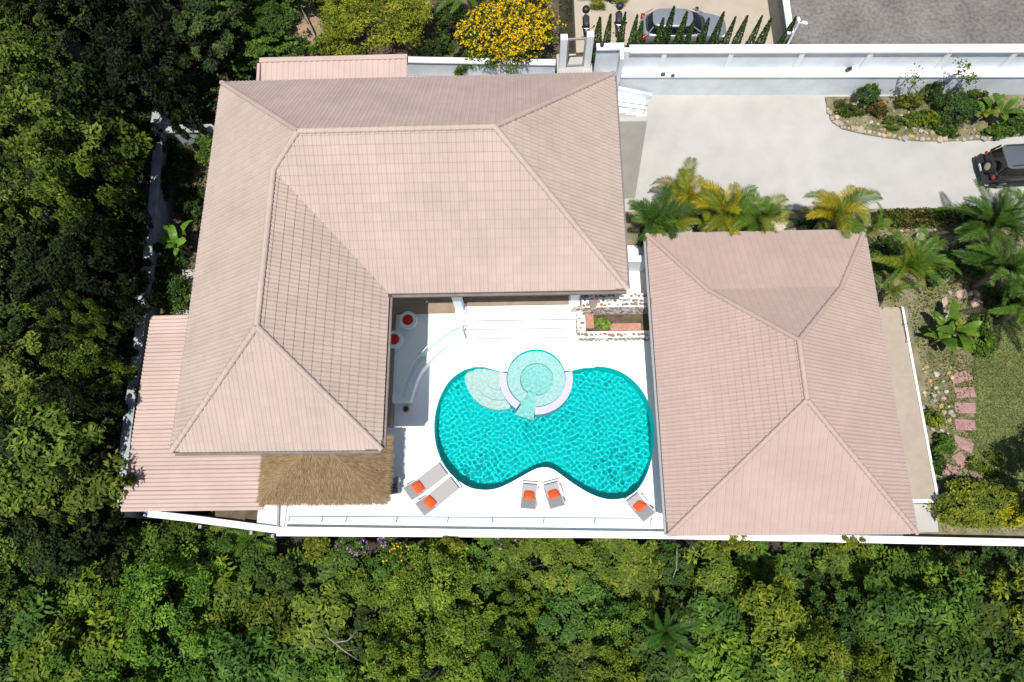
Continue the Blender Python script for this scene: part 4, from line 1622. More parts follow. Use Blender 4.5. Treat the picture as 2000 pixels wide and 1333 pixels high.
# stools on the terrace
for i, (px, py, lab) in enumerate(((797, 626, 'round white stool with a red seat standing clear on the shaded terrace'), (770, 664, 'round white stool with a red seat half hidden under the villa eaves'))):
    p = U(px, py, TZ + 0.4)
    o = thing('stool', lab, 'stool', (p.x, p.y, TZ), 0, 'red stools on the terrace')
    mb = MB()
    mb.lathe([(0.34, 0.0), (0.40, 0.03), (0.30, 0.12), (0.28, 0.30), (0.42, 0.40), (0.47, 0.43), (0.45, 0.46)], 28)
    mb.build('tub', WMETAL, o, smooth=True)
    mb = MB()
    mb.lathe([(0.27, 0.462), (0.28, 0.49), (0.26, 0.535), (0.16, 0.55), (0.02, 0.552)], 28)
    mb.build('seat', RED, o, smooth=True)

# small pot on the deck
p = U(793, 799, 0.2)
o = thing('deck_pot', 'small round cream pot with a black opening on the shaded deck', 'pot', (p.x, p.y, 0))
mb = MB()
mb.lathe([(0.11, 0.0), (0.17, 0.04), (0.19, 0.18), (0.18, 0.24), (0.14, 0.25), (0.13, 0.16), (0.02, 0.155)], 20)
mb.build('rim', PM('cream_clay', (0.50, 0.44, 0.34), 0.8), o, smooth=True)
mb = MB()
mb.lathe([(0.128, 0.19), (0.11, 0.235), (0.02, 0.24)], 16)
mb.build('filling', BLACKP, o, smooth=True)

# covered grill beside the thatch
p = U(766, 955, 0.9)
o = thing('barbecue_grill', 'grey covered grill with a round side shelf beside the thatch fringe', 'grill', (p.x, p.y, 0), R(8))
mb = MB()
mb.box(-0.24, 0.24, -0.22, 0.22, 0.28, 0.78)
mb.build('firebox', GREYM, o, bevel=0.03)
mb = MB()
mb.loft([[(x * s, y * s, z) for x, y in ((-0.27, -0.24), (0.27, -0.24), (0.27, 0.24), (-0.27, 0.24))] for s, z in ((1.0, 0.785), (1.0, 0.86), (0.85, 0.96), (0.5, 1.0))])
mb.build('hood', PM('charcoal_enamel', (0.11, 0.11, 0.115), 0.4, 4, 0.05), o, bevel=0.03)
mb = MB()
mb.lathe([(0.18, 0.80), (0.19, 0.82), (0.19, 0.84), (0.02, 0.845)], 22, Matrix.Translation((0.24, 0.36, 0)))
mb.tube([(0.24, 0.36, 0.80), (0.1, 0.2, 0.5)], 0.02, 6)
mb.build('side_shelf', PM('light_grey_enamel', (0.30, 0.30, 0.31), 0.45, 4, 0.05), o)
for sx in (-1, 1):
    for sy in (-1, 1):
        mb = MB()
        mb.tube([(0.2 * sx, 0.18 * sy, 0), (0.2 * sx, 0.18 * sy, 0.279)], 0.02, 7)
        mb.build('leg', GREYM, o)


# ---- stone planter between the two houses
def stone_mesh(k, r=0.13):
    g = random.Random(k)
    n = g.choice([6, 7, 8])
    mb = MB()
    a0 = g.random() * 6
    sx, sy = g.uniform(0.8, 1.35), g.uniform(0.7, 1.0)
    rr = [r * g.uniform(0.55, 1.15) for _ in range(n)]
    ring = lambda f, z: [(sx * f * rr[i] * math.cos(a0 + 2 * math.pi * i / n), sy * f * rr[i] * math.sin(a0 + 2 * math.pi * i / n), z) for i in range(n)]
    mb.loft([ring(1.0, -0.03), ring(1.0, 0.02), ring(0.75, 0.045 + g.random() * 0.012)])
    return mb


STV = [stone_mesh(k).mesh('stone', STONE[k % 5]) for k in range(15)]
MORT = PM('white_mortar', (0.74, 0.70, 0.66), 0.9, 8, 0.08, 0.4, 40)


def stone_face(parent, origin, o, u, v, lu, lv, step=0.215):
    """irregular stones set in one face: o corner, u and v unit directions, lu x lv metres"""
    nrm = u.cross(v).normalized()
    nu, nv = max(1, int(lu / step)), max(1, int(lv / step))
    for j in range(nv):
        for i in range(nu):
            if random.random() < 0.06:
                continue
            su = (i + 0.5 + (0.25 if j % 2 else -0.2) + random.uniform(-0.18, 0.18)) * lu / nu
            sv = (j + 0.5 + random.uniform(-0.16, 0.16)) * lv / nv
            su = min(max(su, 0.09), lu - 0.09)
            p = o + u * su + v * sv
            a = random.uniform(-0.4, 0.4)
            uu = (u * math.cos(a) + v * math.sin(a))
            vv = nrm.cross(uu)
            s = random.uniform(0.66, 0.98) * min(1.0, lv / nv / 0.21)
            M = Matrix((uu * s, vv * s, nrm)).transposed().to_4x4()
            M.translation = p - origin
            q = link('stone', random.choice(STV), parent)
            q.matrix_local = M


def stone_wall(root, x0, x1, y0, y1, z0, z1, top=True, south=True, west=False):
    mb = MB()
    mb.box(x0, x1, y0, y1, z0, z1)
    w = mb.build('stone_wall', MORT, root, True)
    og = Vector(root.location)
    if top:
        stone_face(w, og, Vector((x0, y0, z1)), Vector((1, 0, 0)), Vector((0, 1, 0)), x1 - x0, y1 - y0)
    if south:
        stone_face(w, og, Vector((x0, y0, z0)), Vector((1, 0, 0)), Vector((0, 0, 1)), x1 - x0, z1 - z0)
    if west:
        stone_face(w, og, Vector((x0, y1, z0)), Vector((0, -1, 0)), Vector((0, 0, 1)), y1 - y0, z1 - z0)


planter = thing('stone_planter', 'raised rubble stone planter with white mortar joining the stairs and the guest house', 'planter', (4.3, 10.8, 0))
uA, uB = U(1137, 601, 1.45), U(1268, 573, 1.45)
fA, fB = U(1128, 661, 0.5), U(1270, 646, 0.5)
gxw = gx0 - 0.01
stone_wall(planter, uA.x, gxw, uA.y, uB.y, 0.004, 1.45)
stone_wall(planter, fA.x, gxw, fA.y, fB.y, 0.004, 0.5)
stone_wall(planter, fA.x + 0.001, fA.x + 0.42, fB.y + 0.003, uA.y + 0.25, 0.004, 0.72, True, False, True)
mb = MB()
mb.box(fA.x + 0.424, gxw, fB.y + 0.003, uA.y - 0.003, 0.004, 0.34)
mb.build('soil', SOIL, planter, True)
for k, (xa_, ya_, xb_, yb_, z, lab) in enumerate(((1192, 631, 1252, 646, 0.5, 'long orange terracotta slab lying along the planter bed'), (1145, 613, 1159, 641, 0.85, 'short reddish terracotta slab at the corner of the stone planter'))):
    a, b = U(xa_, yb_, z), U(xb_, ya_, z)
    s = MB()
    s.box(a.x, b.x, a.y, b.y, 0.343 if k == 0 else 0.70, z)
    tag(s.build('terracotta_slab', TERRA, bevel=0.025), lab, 'slab')
for k, (px, py, z) in enumerate(((1118, 590, 0.62), (1124, 604, 0.6), (1137, 601, 0.8), (1158, 592, 1.45), (1146, 611, 0.75))):
    p = U(px, py, z)
    s = stone_mesh(30 + k, 0.26)
    o = s.build('boulder', STONE[2 if k < 3 else 0])
    o.location = (p.x, p.y, z)
    tag(o, ['cream boulder at the veranda end of the stone planter', 'smaller cream boulder beside the broad stairs', 'rounded tan boulder at the planter corner', 'oval tan stone set flat on the high planter wall', 'brown boulder between the planter slabs'][k], 'boulder')


# ================================================================== VEHICLES
def superring(x0, x1, hw, z, n=32, e=0.42, taper=0.0):
    """plan outline at a height, rounded corners"""
    cx, a = (x0 + x1) / 2, (x1 - x0) / 2
    out = []
    for i in range(n):
        t = 2 * math.pi * (i + 0.5) / n
        c, s = math.cos(t), math.sin(t)
        x = a * math.copysign(abs(c) ** e, c)
        y = hw * math.copysign(abs(s) ** e, s)
        y *= 1 - taper * max(0, x / a) ** 2
        out.append((cx + x, y, z))
    return out


def wheel(root, x, y, r, w):
    M = Matrix.Translation((x, y, r)) @ Matrix.Rotation(R(90), 4, 'X')
    mb = MB()
    mb.lathe([(r * 0.62, -w / 2), (r * 0.95, -w / 2), (r, -w / 4), (r, w / 4), (r * 0.95, w / 2), (r * 0.62, w / 2)], 20, M)
    t = mb.build('wheel', RUBBER, root, smooth=True)
    mb = MB()
    mb.lathe([(r * 0.60, -w / 2 - 0.006), (r * 0.2, -w / 2 - 0.02), (0.02, -w / 2 - 0.02), (0.02, w / 2 + 0.02), (r * 0.2, w / 2 + 0.02), (r * 0.60, w / 2 + 0.006)], 14, M)
    mb.build('rim', STEEL, t)


# silver hatchback, facing east
xr, xf_ = U(1250, 60, 2.2).x, U(1418, 60, 2.1).x
ycar = (U(1330, 15, 3.05).y + U(1330, 54, 3.05).y) / 2
Lc = xf_ - xr
car = thing('silver_car', 'silver hatchback parked in the beige yard behind the row of cypresses', 'car', ((xr + xf_) / 2, ycar, 1.60), R(-1.5))
h = Lc / 2
mb = MB()
mb.loft([superring(-h + 0.10, h - 0.12, 0.78, 0.20, e=0.38, taper=0.16), superring(-h, h - 0.02, 0.86, 0.36, e=0.38, taper=0.16), superring(-h + 0.02, h, 0.885, 0.58, e=0.38, taper=0.16),
         superring(-h + 0.05, h - 0.10, 0.88, 0.78, e=0.40, taper=0.17), superring(-h + 0.12, h - 0.42, 0.84, 0.93, e=0.42, taper=0.17), superring(-h + 0.2, h - 0.85, 0.79, 0.985, e=0.45, taper=0.18)])
body = mb.build('body', SILVER, car, smooth='all')
mb = MB()
mb.loft([superring(-h + 0.24, 0.30 * h + 0.45, 0.775, 0.96, e=0.46, taper=0.12), superring(-h + 0.42, 0.20 * h + 0.25, 0.69, 1.24, e=0.46, taper=0.10), superring(-h + 0.62, 0.10 * h + 0.10, 0.60, 1.405, e=0.48, taper=0.08)])
mb.build('cabin_glass', CARGL, car, smooth='all')
mb = MB()
mb.loft([superring(-h + 0.56, 0.12 * h + 0.12, 0.625, 1.375, e=0.5, taper=0.06), superring(-h + 0.58, 0.11 * h + 0.10, 0.61, 1.435, e=0.5, taper=0.06), superring(-h + 0.75, 0.07 * h, 0.50, 1.472, e=0.5, taper=0.06), superring(-h + 1.1, -0.1, 0.25, 1.485, e=0.5)])
mb.build('roof_panel', SILVER, car, smooth='all')
for s in (-1, 1):
    for xa_, xb_ in ((-h + 0.30, -h + 0.60), (0.30 * h + 0.34, 0.11 * h + 0.10)):
        mb = MB()
        mb.bar((xa_, s * 0.755, 0.95), (xb_, s * 0.60, 1.40), 0.07, 0.03)
        mb.build('pillar', SILVER, car)
    mb = MB()
    mb.bar((-0.25, s * 0.785, 0.96), (-0.28, s * 0.605, 1.40), 0.08, 0.03, (0, s, 0.5))
    mb.build('pillar', SILVER, car)
    mb = MB()
    mb.loft([superring(-h + 0.02, -h + 0.26, 0.12, z, 12, 0.6) for z in (0.62, 0.72, 0.86)])
    t = mb.build('tail_light', REDL, car, smooth='all')
    t.location = (0.02, s * 0.70, 0.02)
    mb = MB()
    mb.loft([superring(h - 0.42, h - 0.14, 0.11, z, 12, 0.6) for z in (0.62, 0.70, 0.775)])
    t = mb.build('headlight', CLEARL, car, smooth='all')
    t.location = (0.0, s * 0.56, 0.0)
    mb = MB()
    mb.loft([superring(0.62, 0.80, 0.09, z, 12, 0.6) for z in (0.98, 1.06, 1.12)])
    t = mb.build('mirror', BLACKP, car, smooth='all')
    t.location = (0, s * 0.92, 0)
    for x in (-h + 0.78, h - 0.85):
        wheel(car, x, s * 0.80, 0.31, 0.2)
mb = MB()
mb.box(-h - 0.012, -h + 0.02, -0.26, 0.26, 0.52, 0.63)
mb.build('number_plate', WMETAL, car)

# dark off-road car, only its rear stands in view
r0, r1 = U(1915, 304, 0.55), U(1922, 354, 0.55)
suv_y = (r0.y + r1.y) / 2 + 0.02
suv = thing('offroad_car', 'black boxy off-road car on the pale driveway, rear door with spare wheel', 'car', (r0.x + 2.1 + 0.05, suv_y, 0), R(2))
mb = MB()
mb.loft([superring(-2.05, 2.0, 0.80, 0.38, e=0.25), superring(-2.10, 2.1, 0.87, 0.55, e=0.22), superring(-2.08, 2.1, 0.89, 0.85, e=0.22), superring(-2.02, 2.05, 0.87, 1.06, e=0.24), superring(-1.98, 1.98, 0.84, 1.10, e=0.25)])
mb.build('body', DARKP, suv, smooth=True)
mb = MB()
mb.loft([superring(-1.95, 0.75, 0.80, 1.10, e=0.22), superring(-1.78, 0.35, 0.70, 1.66, e=0.22)])
mb.build('cabin_glass', CARGL, suv, smooth=True)
mb = MB()
mb.loft([superring(-1.80, 0.38, 0.72, 1.66, e=0.24), superring(-1.80, 0.38, 0.72, 1.73, e=0.24), superring(-1.68, 0.26, 0.62, 1.77, e=0.26)])
mb.build('roof_panel', CARROOF, suv, smooth=True)
for s in (-1, 1):
    mb = MB()
    mb.bar((-1.93, s * 0.77, 1.10), (-1.77, s * 0.70, 1.67), 0.10, 0.05)
    mb.build('pillar', DARKP, suv)
    mb = MB()
    mb.bar((-0.6, s * 0.79, 1.10), (-0.6, s * 0.71, 1.67), 0.10, 0.03, (0, s, 0.3))
    mb.build('pillar', DARKP, suv)
    mb = MB()
    mb.box(-1.6, 0.2, s * 0.60 - 0.02, s * 0.60 + 0.02, 1.775, 1.83)
    mb.build('roof_rail', BLACKP, suv, bevel=0.01)
    mb = MB()
    mb.box(-2.13, -2.07, s * 0.74 - 0.10, s * 0.74 + 0.08, 0.86, 1.06)
    mb.build('tail_light', REDL, suv, bevel=0.015)
    mb = MB()
    mb.box(-2.0, 2.0, s * 0.93 - 0.06, s * 0.93 + 0.06, 0.36, 0.42)
    mb.build('running_board', BLACKP, suv)
    for x in (-1.30, 1.30):
        wheel(suv, x, s * 0.80, 0.38, 0.26)
mb = MB()
mb.loft([superring(-2.30, -1.95, 0.86, z, 24, 0.3) for z in (0.40, 0.48, 0.60, 0.64)])
mb.build('rear_bumper', BLACKP, suv, smooth=True)
M = Matrix.Translation((-2.12, -0.12, 0.98)) @ Matrix.Rotation(R(-80), 4, 'Y')
mb = MB()
mb.lathe([(0.34, -0.06), (0.36, 0.0), (0.36, 0.10), (0.31, 0.16), (0.22, 0.165)], 24, M)
spw = mb.build('spare_wheel', RUBBER, suv, smooth=True)
mb = MB()
mb.lathe([(0.20, 0.168), (0.13, 0.18), (0.02, 0.182)], 18, M)
mb.build('hub_cover', PM('beige_cover', (0.40, 0.36, 0.28), 0.6), spw, smooth=True)
mb = MB()
mb.box(-2.335, -2.31, -0.1, 0.32, 0.50, 0.61)
mb.build('number_plate', WMETAL, suv)


# scooters
def make_scooter():
    r = thing('scooter', '-', 'scooter')
    for y in (-0.66, 0.62):
        M = Matrix.Translation((0, y, 0.26)) @ Matrix.Rotation(R(90), 4, 'Y')
        mb = MB()
        mb.lathe([(0.17, -0.05), (0.25, -0.05), (0.27, 0), (0.25, 0.05), (0.17, 0.05)], 18, M)
        t = mb.build('wheel', RUBBER, r, smooth=True)
        mb = MB()
        mb.lathe([(0.165, -0.04), (0.05, -0.06), (0.02, 0.06), (0.165, 0.04)], 12, M)
        mb.build('rim', STEEL, t)

    def ell(y, hw, z0, z1):
        return [(hw * math.cos(a), y, (z0 + z1) / 2 + (z1 - z0) / 2 * math.sin(a)) for a in np.linspace(0, 2 * math.pi, 12, endpoint=False)]
    mb = MB()
    mb.loft([ell(y, hw, a, b) for y, hw, a, b in ((0.85, 0.08, 0.55, 0.70), (0.6, 0.19, 0.40, 0.76), (0.25, 0.20, 0.30, 0.74), (0.0, 0.17, 0.24, 0.60), (-0.15, 0.16, 0.22, 0.38), (-0.35, 0.17, 0.24, 0.40), (-0.46, 0.20, 0.30, 0.90), (-0.56, 0.14, 0.42, 0.98), (-0.66, 0.08, 0.5, 0.9))])
    mb.build('body', BLACKP, r, smooth='all')
    mb = MB()
    mb.loft([ell(y, hw, a, b) for y, hw, a, b in ((0.72, 0.10, 0.76, 0.82), (0.5, 0.17, 0.745, 0.86), (0.2, 0.16, 0.73, 0.83), (0.0, 0.10, 0.68, 0.76))])
    mb.build('seat', PM('black_vinyl', (0.035, 0.036, 0.04), 0.55), r, smooth='all')
    mb = MB()
    mb.loft([[(0.21 * c * k, 0.92 + 0.21 * s * k, z) for c, s in ((math.cos(a), math.sin(a)) for a in np.linspace(0, 2 * math.pi, 14, endpoint=False))] for k, z in ((0.85, 0.84), (1.0, 0.90), (1.0, 1.02), (0.8, 1.12), (0.35, 1.15))])
    mb.build('top_box', BLACKP, r, smooth='all')
    mb = MB()
    mb.tube([(-0.34, -0.36, 1.02), (-0.12, -0.46, 1.06), (0.12, -0.46, 1.06), (0.34, -0.36, 1.02)], 0.018, 7)
    mb.tube([(0, -0.46, 1.05), (0, -0.66, 0.28)], 0.03, 7)
    mb.build('handlebar', STEEL, r, smooth=True)
    for s in (-1, 1):
        mb = MB()
        mb.tube([(s * 0.2, -0.42, 1.04), (s * 0.30, -0.46, 1.24)], 0.008, 5)
        mb.lathe([(0.02, 0), (0.06, 0.01), (0.055, 0.025), (0.02, 0.03)], 10, Matrix.Translation((s * 0.31, -0.46, 1.25)) @ Matrix.Rotation(R(80), 4, 'X'))
        mb.build('mirror', BLACKP, r)
    mb = MB()
    mb.lathe([(0.02, 0), (0.07, 0.01), (0.08, 0.05)], 12, Matrix.Translation((0, -0.60, 0.86)) @ Matrix.Rotation(R(70), 4, 'X'))
    mb.build('headlight', CLEARL, r)
    mb = MB()
    mb.bar((0, -0.52, 0.545), (0, -0.86, 0.50), 0.13, 0.05)
    mb.build('front_fender', BLACKP, r, bevel=0.015)
    mb = MB()
    mb.tube([(0.1, 0.1, 0.1), (0.22, 0.16, 0.0)], 0.012, 6)
    mb.build('side_stand', STEEL, r)
    return r


scoot = make_scooter()
s_spots = ((1146, 55, R(2), 'black scooter with a top box seen through the metal gate'), (1209, 48, R(-3), 'black scooter with a top box parked among the cypresses next to the car'))
for i, (px, py, rz, lab) in enumerate(s_spots):
    o = scoot if i == 0 else copy_tree(scoot)
    p = U(px, py, 2.2)
    o.location = (p.x, p.y, 1.60)
    o.rotation_euler.z = rz
    tag(o, lab, 'scooter', 'scooters in the neighbouring yard')

# ================================================================== VEGETATION
def nrm_(a):
    return a / np.maximum(1e-9, np.linalg.norm(a, axis=1, keepdims=True))


def leaf_mesh(name, P, out, size, rnd, mat, aspect=0.5, upw=0.7, jit=0.7, seed=0):
    """one folded diamond per leaf"""
    g = np.random.default_rng(seed + 11)
    n = len(P)
    nn = nrm_(out * 0.5 + np.array([0, 0, 1.0]) * upw + g.normal(0, jit, (n, 3)))
    d = nrm_(np.cross(nn, g.normal(0, 1, (n, 3))))
    s = np.cross(nn, d)
    L = size[:, None]
    W = L * aspect
    V = np.empty((n, 4, 3))
    V[:, 0] = P - d * L * 0.5 - nn * L * 0.08
    V[:, 1] = P + s * W * 0.5 - d * L * 0.05
    V[:, 2] = P + d * L * 0.5 - nn * L * 0.14
    V[:, 3] = P - s * W * 0.5 - d * L * 0.05
    return quads_mesh(name, V, rnd, mat)


def quads_mesh(name, V, rnd, mat):
    n = len(V)
    me = bpy.data.meshes.new(name)
    me.vertices.add(n * 4)
    me.vertices.foreach_set('co', V.reshape(-1).astype(np.float32))
    me.loops.add(n * 4)
    me.loops.foreach_set('vertex_index', np.arange(n * 4, dtype=np.int32))
    me.polygons.add(n)
    me.polygons.foreach_set('loop_start', np.arange(0, n * 4, 4, dtype=np.int32))
    a = me.attributes.new('rnd', 'FLOAT', 'FACE')
    a.data.foreach_set('value', np.clip(rnd, 0, 1).astype(np.float32))
    me.update(calc_edges=True)
    me.materials.append(mat)
    return me


def crown(seed, rx, rz, clumps, per, rc, leaf, flat=0.35, lump=0.35):
    """clumps of leaves on a lumpy dome; returns points, outward directions, sizes, colour variation, clump centres"""
    g = np.random.default_rng(seed)
    ph = g.uniform(0, 6.28, 6)
    P, O, S, K, CC = [], [], [], [], []
    for c in range(clumps):
        az = g.uniform(0, 2 * math.pi)
        el = math.asin(g.uniform(-flat, 1.0))
        lm = 1 + lump * (0.5 * math.sin(2 * az + ph[0]) + 0.35 * math.sin(3 * az + ph[1]) + 0.4 * math.sin(4 * el + 2 * az + ph[2]))
        rad = lm * g.uniform(0.45, 1.0) ** 0.5
        c0 = np.array([math.cos(az) * math.cos(el) * rx * rad, math.sin(az) * math.cos(el) * rx * rad, math.sin(el) * rz * rad])
        CC.append(c0)
        k = int(per * g.uniform(0.6, 1.4))
        r = rc * g.uniform(0.6, 1.35)
        q = nrm_(g.normal(0, 1, (k, 3))) * (g.random((k, 1)) ** 0.45) * r
        q[:, 2] *= 0.6
        P.append(c0 + q)
        O.append(nrm_(q + c0 * 0.35))
        S.append(leaf * g.uniform(0.65, 1.3, k))
        K.append(np.clip(0.62 * g.random() + 0.48 * g.random(k) - 0.05, 0, 1))
    return np.concatenate(P), np.concatenate(O), np.concatenate(S), np.concatenate(K), CC


def tree_proto(name, seed, rx, rz, hc, clumps, per, rc, leaf, mat, aspect=0.5, jit=0.7, flat=0.35, lump=0.35):
    P, O, S, K, CC = crown(seed, rx, rz, clumps, per, rc, leaf, flat, lump)
    P = P + np.array([0, 0, hc])
    root = thing(name, '-', 'tree')
    cr = link('crown', leaf_mesh('crown', P, O, S, K, mat, aspect, 0.8, jit * 0.72, seed), root)
    mb = MB()
    g = random.Random(seed)
    top = Vector((g.uniform(-0.3, 0.3), g.uniform(-0.3, 0.3), hc))
    mb.tube([(0, 0, -0.6), (0.05, 0.02, hc * 0.35), top * 0.7 + Vector((0, 0, hc * 0.02)), top], [rx * 0.085, rx * 0.065, rx * 0.05, rx * 0.028], 8)
    for c in g.sample(CC, min(9, len(CC))):
        e = Vector((c[0], c[1], c[2] + hc))
        a = Vector((top.x * 0.6, top.y * 0.6, hc * g.uniform(0.45, 0.8)))
        m = a.lerp(e, 0.5) + Vector((0, 0, -0.15 * rx + g.uniform(-0.1, 0.1)))
        mb.tube([a, m, e, e + (e - m) * 0.25], [rx * 0.035, rx * 0.022, rx * 0.010, 0.006], 5, False)
    mb.build('trunk', BARK, root, smooth='all')
    return root


PROTO = {
    'broad': [tree_proto('broadleaf_tree', 101, 2.3, 1.9, 4.6, 80, 105, 0.46, 0.23, LEAFA, lump=0.5), tree_proto('broadleaf_tree', 102, 2.1, 2.0, 4.8, 70, 115, 0.44, 0.22, LEAFA, lump=0.6)],
    'deep': [tree_proto('dark_tree', 103, 2.3, 2.2, 4.8, 66, 110, 0.42, 0.23, LEAFD, lump=0.6), tree_proto('dark_tree', 104, 2.0, 2.0, 4.4, 56, 115, 0.42, 0.25, LEAFD, 0.6, lump=0.65)],
    'fine': [tree_proto('feathery_tree', 105, 2.2, 1.7, 4.2, 100, 125, 0.42, 0.16, LEAFA, 0.42, 0.8, lump=0.5), tree_proto('feathery_tree', 106, 1.9, 1.6, 4.0, 88, 125, 0.40, 0.17, LEAFA, 0.45, 0.8, lump=0.6)],
    'big': [tree_proto('large_leaved_tree', 107, 1.9, 1.5, 4.6, 60, 65, 0.55, 0.36, LEAFA, 0.36, 0.5, lump=0.5)],
}
T_NAME = {'broad': 'broadleaf', 'deep': 'dark green', 'fine': 'feathery light green', 'big': 'large-leaved'}
used_proto = set()


def put_tree(kind, px, py, zc, ground, scale, tint, label, group, stretch=1.0):
    pr = PROTO[kind][random.randrange(len(PROTO[kind]))]
    o = pr if pr.name not in used_proto else copy_tree(pr)
    used_proto.add(pr.name)
    p = U(px, py, zc)
    o.location = (p.x, p.y, ground(p.x, p.y))
    hc0 = {'broad': 4.7, 'deep': 4.6, 'fine': 4.1, 'big': 4.6}[kind]
    sz = (zc - o.location.z) / hc0
    o.scale = (scale, scale, sz)
    o.rotation_euler = (random.gauss(0, 0.03), random.gauss(0, 0.03), random.uniform(0, 6.28))
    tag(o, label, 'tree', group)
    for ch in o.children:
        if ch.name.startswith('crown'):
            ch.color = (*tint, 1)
    return o


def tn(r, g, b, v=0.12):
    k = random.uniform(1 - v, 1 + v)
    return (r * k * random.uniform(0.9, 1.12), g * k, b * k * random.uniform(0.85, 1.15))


N_LAB = {'deep': 'tall dark green tree beside the sandy bank north-west of the villa', 'big': 'large-leaved dark tree beside the sandy bank north-west of the villa', 'broad': 'bushy green tree creeping over the annex roof edge'}
W_TREES = [
    (35, 40, 2.0, 1.05, 'broad', 1.0), (130, 10, 1.4, 0.95, 'deep', 0.9), (225, 60, 0.3, 0.9, 'deep', 0.55), (75, 150, 2.2, 1.0, 'broad', 0.85), (20, 215, 1.6, 0.9, 'deep', 0.9),
    (165, 200, 2.4, 0.85, 'deep', 1.0), (150, 300, 3.0, 1.15, 'broad', 1.05), (45, 330, 2.4, 1.0, 'deep', 0.9), (185, 385, 2.0, 0.75, 'broad', 0.95), (70, 430, 2.0, 1.0, 'broad', 0.85),
    (30, 520, 1.4, 0.95, 'deep', 0.8), (140, 500, 0.8, 0.9, 'deep', 0.7), (210, 560, -0.3, 0.8, 'deep', 0.55), (90, 600, 1.0, 0.9, 'deep', 0.7), (188, 633, 1.6, 0.40, 'fine', 1.35),
    (25, 640, 1.6, 0.9, 'deep', 0.85), (172, 722, 0.9, 0.62, 'fine', 1.05), (60, 730, 1.8, 0.95, 'broad', 0.9), (135, 690, 0.2, 0.7, 'deep', 0.6), (110, 860, 2.6, 1.05, 'big', 1.05),
    (35, 840, 1.6, 0.9, 'deep', 0.85), (180, 835, 0.2, 0.6, 'deep', 0.6), (150, 960, 1.4, 0.8, 'big', 0.95), (40, 970, 2.2, 1.0, 'broad', 1.0), (182, 950, -0.4, 0.55, 'deep', 0.6),
    (196, 668, 1.1, 0.5, 'deep', 0.7), (174, 790, 1.0, 0.5, 'deep', 0.72), (166, 905, 0.9, 0.5, 'deep', 0.72), (222, 330, 0.6, 0.55, 'deep', 0.6), (225, 290, -0.6, 0.6, 'deep', 0.5), (280, 150, -0.4, 0.9, 'deep', 0.45), (340, 110, -0.6, 0.9, 'deep', 0.4), (300, 20, 0.5, 0.9, 'deep', 0.6), (350, 205, -0.2, 0.5, 'deep', 0.6),
    (236, 405, 0.2, 0.55, 'deep', 0.55), (228, 520, 0.0, 0.55, 'deep', 0.55), (240, 250, -0.2, 0.5, 'deep', 0.5), (205, 600, 0.6, 0.42, 'deep', 0.6), (235, 470, -0.8, 0.6, 'deep', 0.5), (105, 1040, 1.0, 0.85, 'deep', 0.85), (190, 1050, -0.5, 0.7, 'deep', 0.65), (-40, 130, 2, 1, 'deep', 0.9), (-40, 420, 2, 1, 'broad', 0.9), (-40, 760, 2, 1, 'deep', 0.9), (-30, 1080, 1.6, 1, 'broad', 0.9),
]
W_MARK = ((0, 'by its corner pier'), (330, 'by the shaded north garden'), (480, 'opposite the banana plant'), (640, "by the lean-to's north end"), (800, "by the lean-to's middle"), (960, "by the lean-to's south end"))
KIND_W = {'broad': 'broadleaf tree', 'deep': 'dark clumpy tree', 'fine': 'feathery tree', 'big': 'large-leaved tree'}


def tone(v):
    return 'shade-toned green' if v < 0.72 else 'mid green' if v < 0.98 else 'bright green'


def mark(table, q):
    return [m for lim, m in table if q >= lim or lim == table[0][0]][-1]


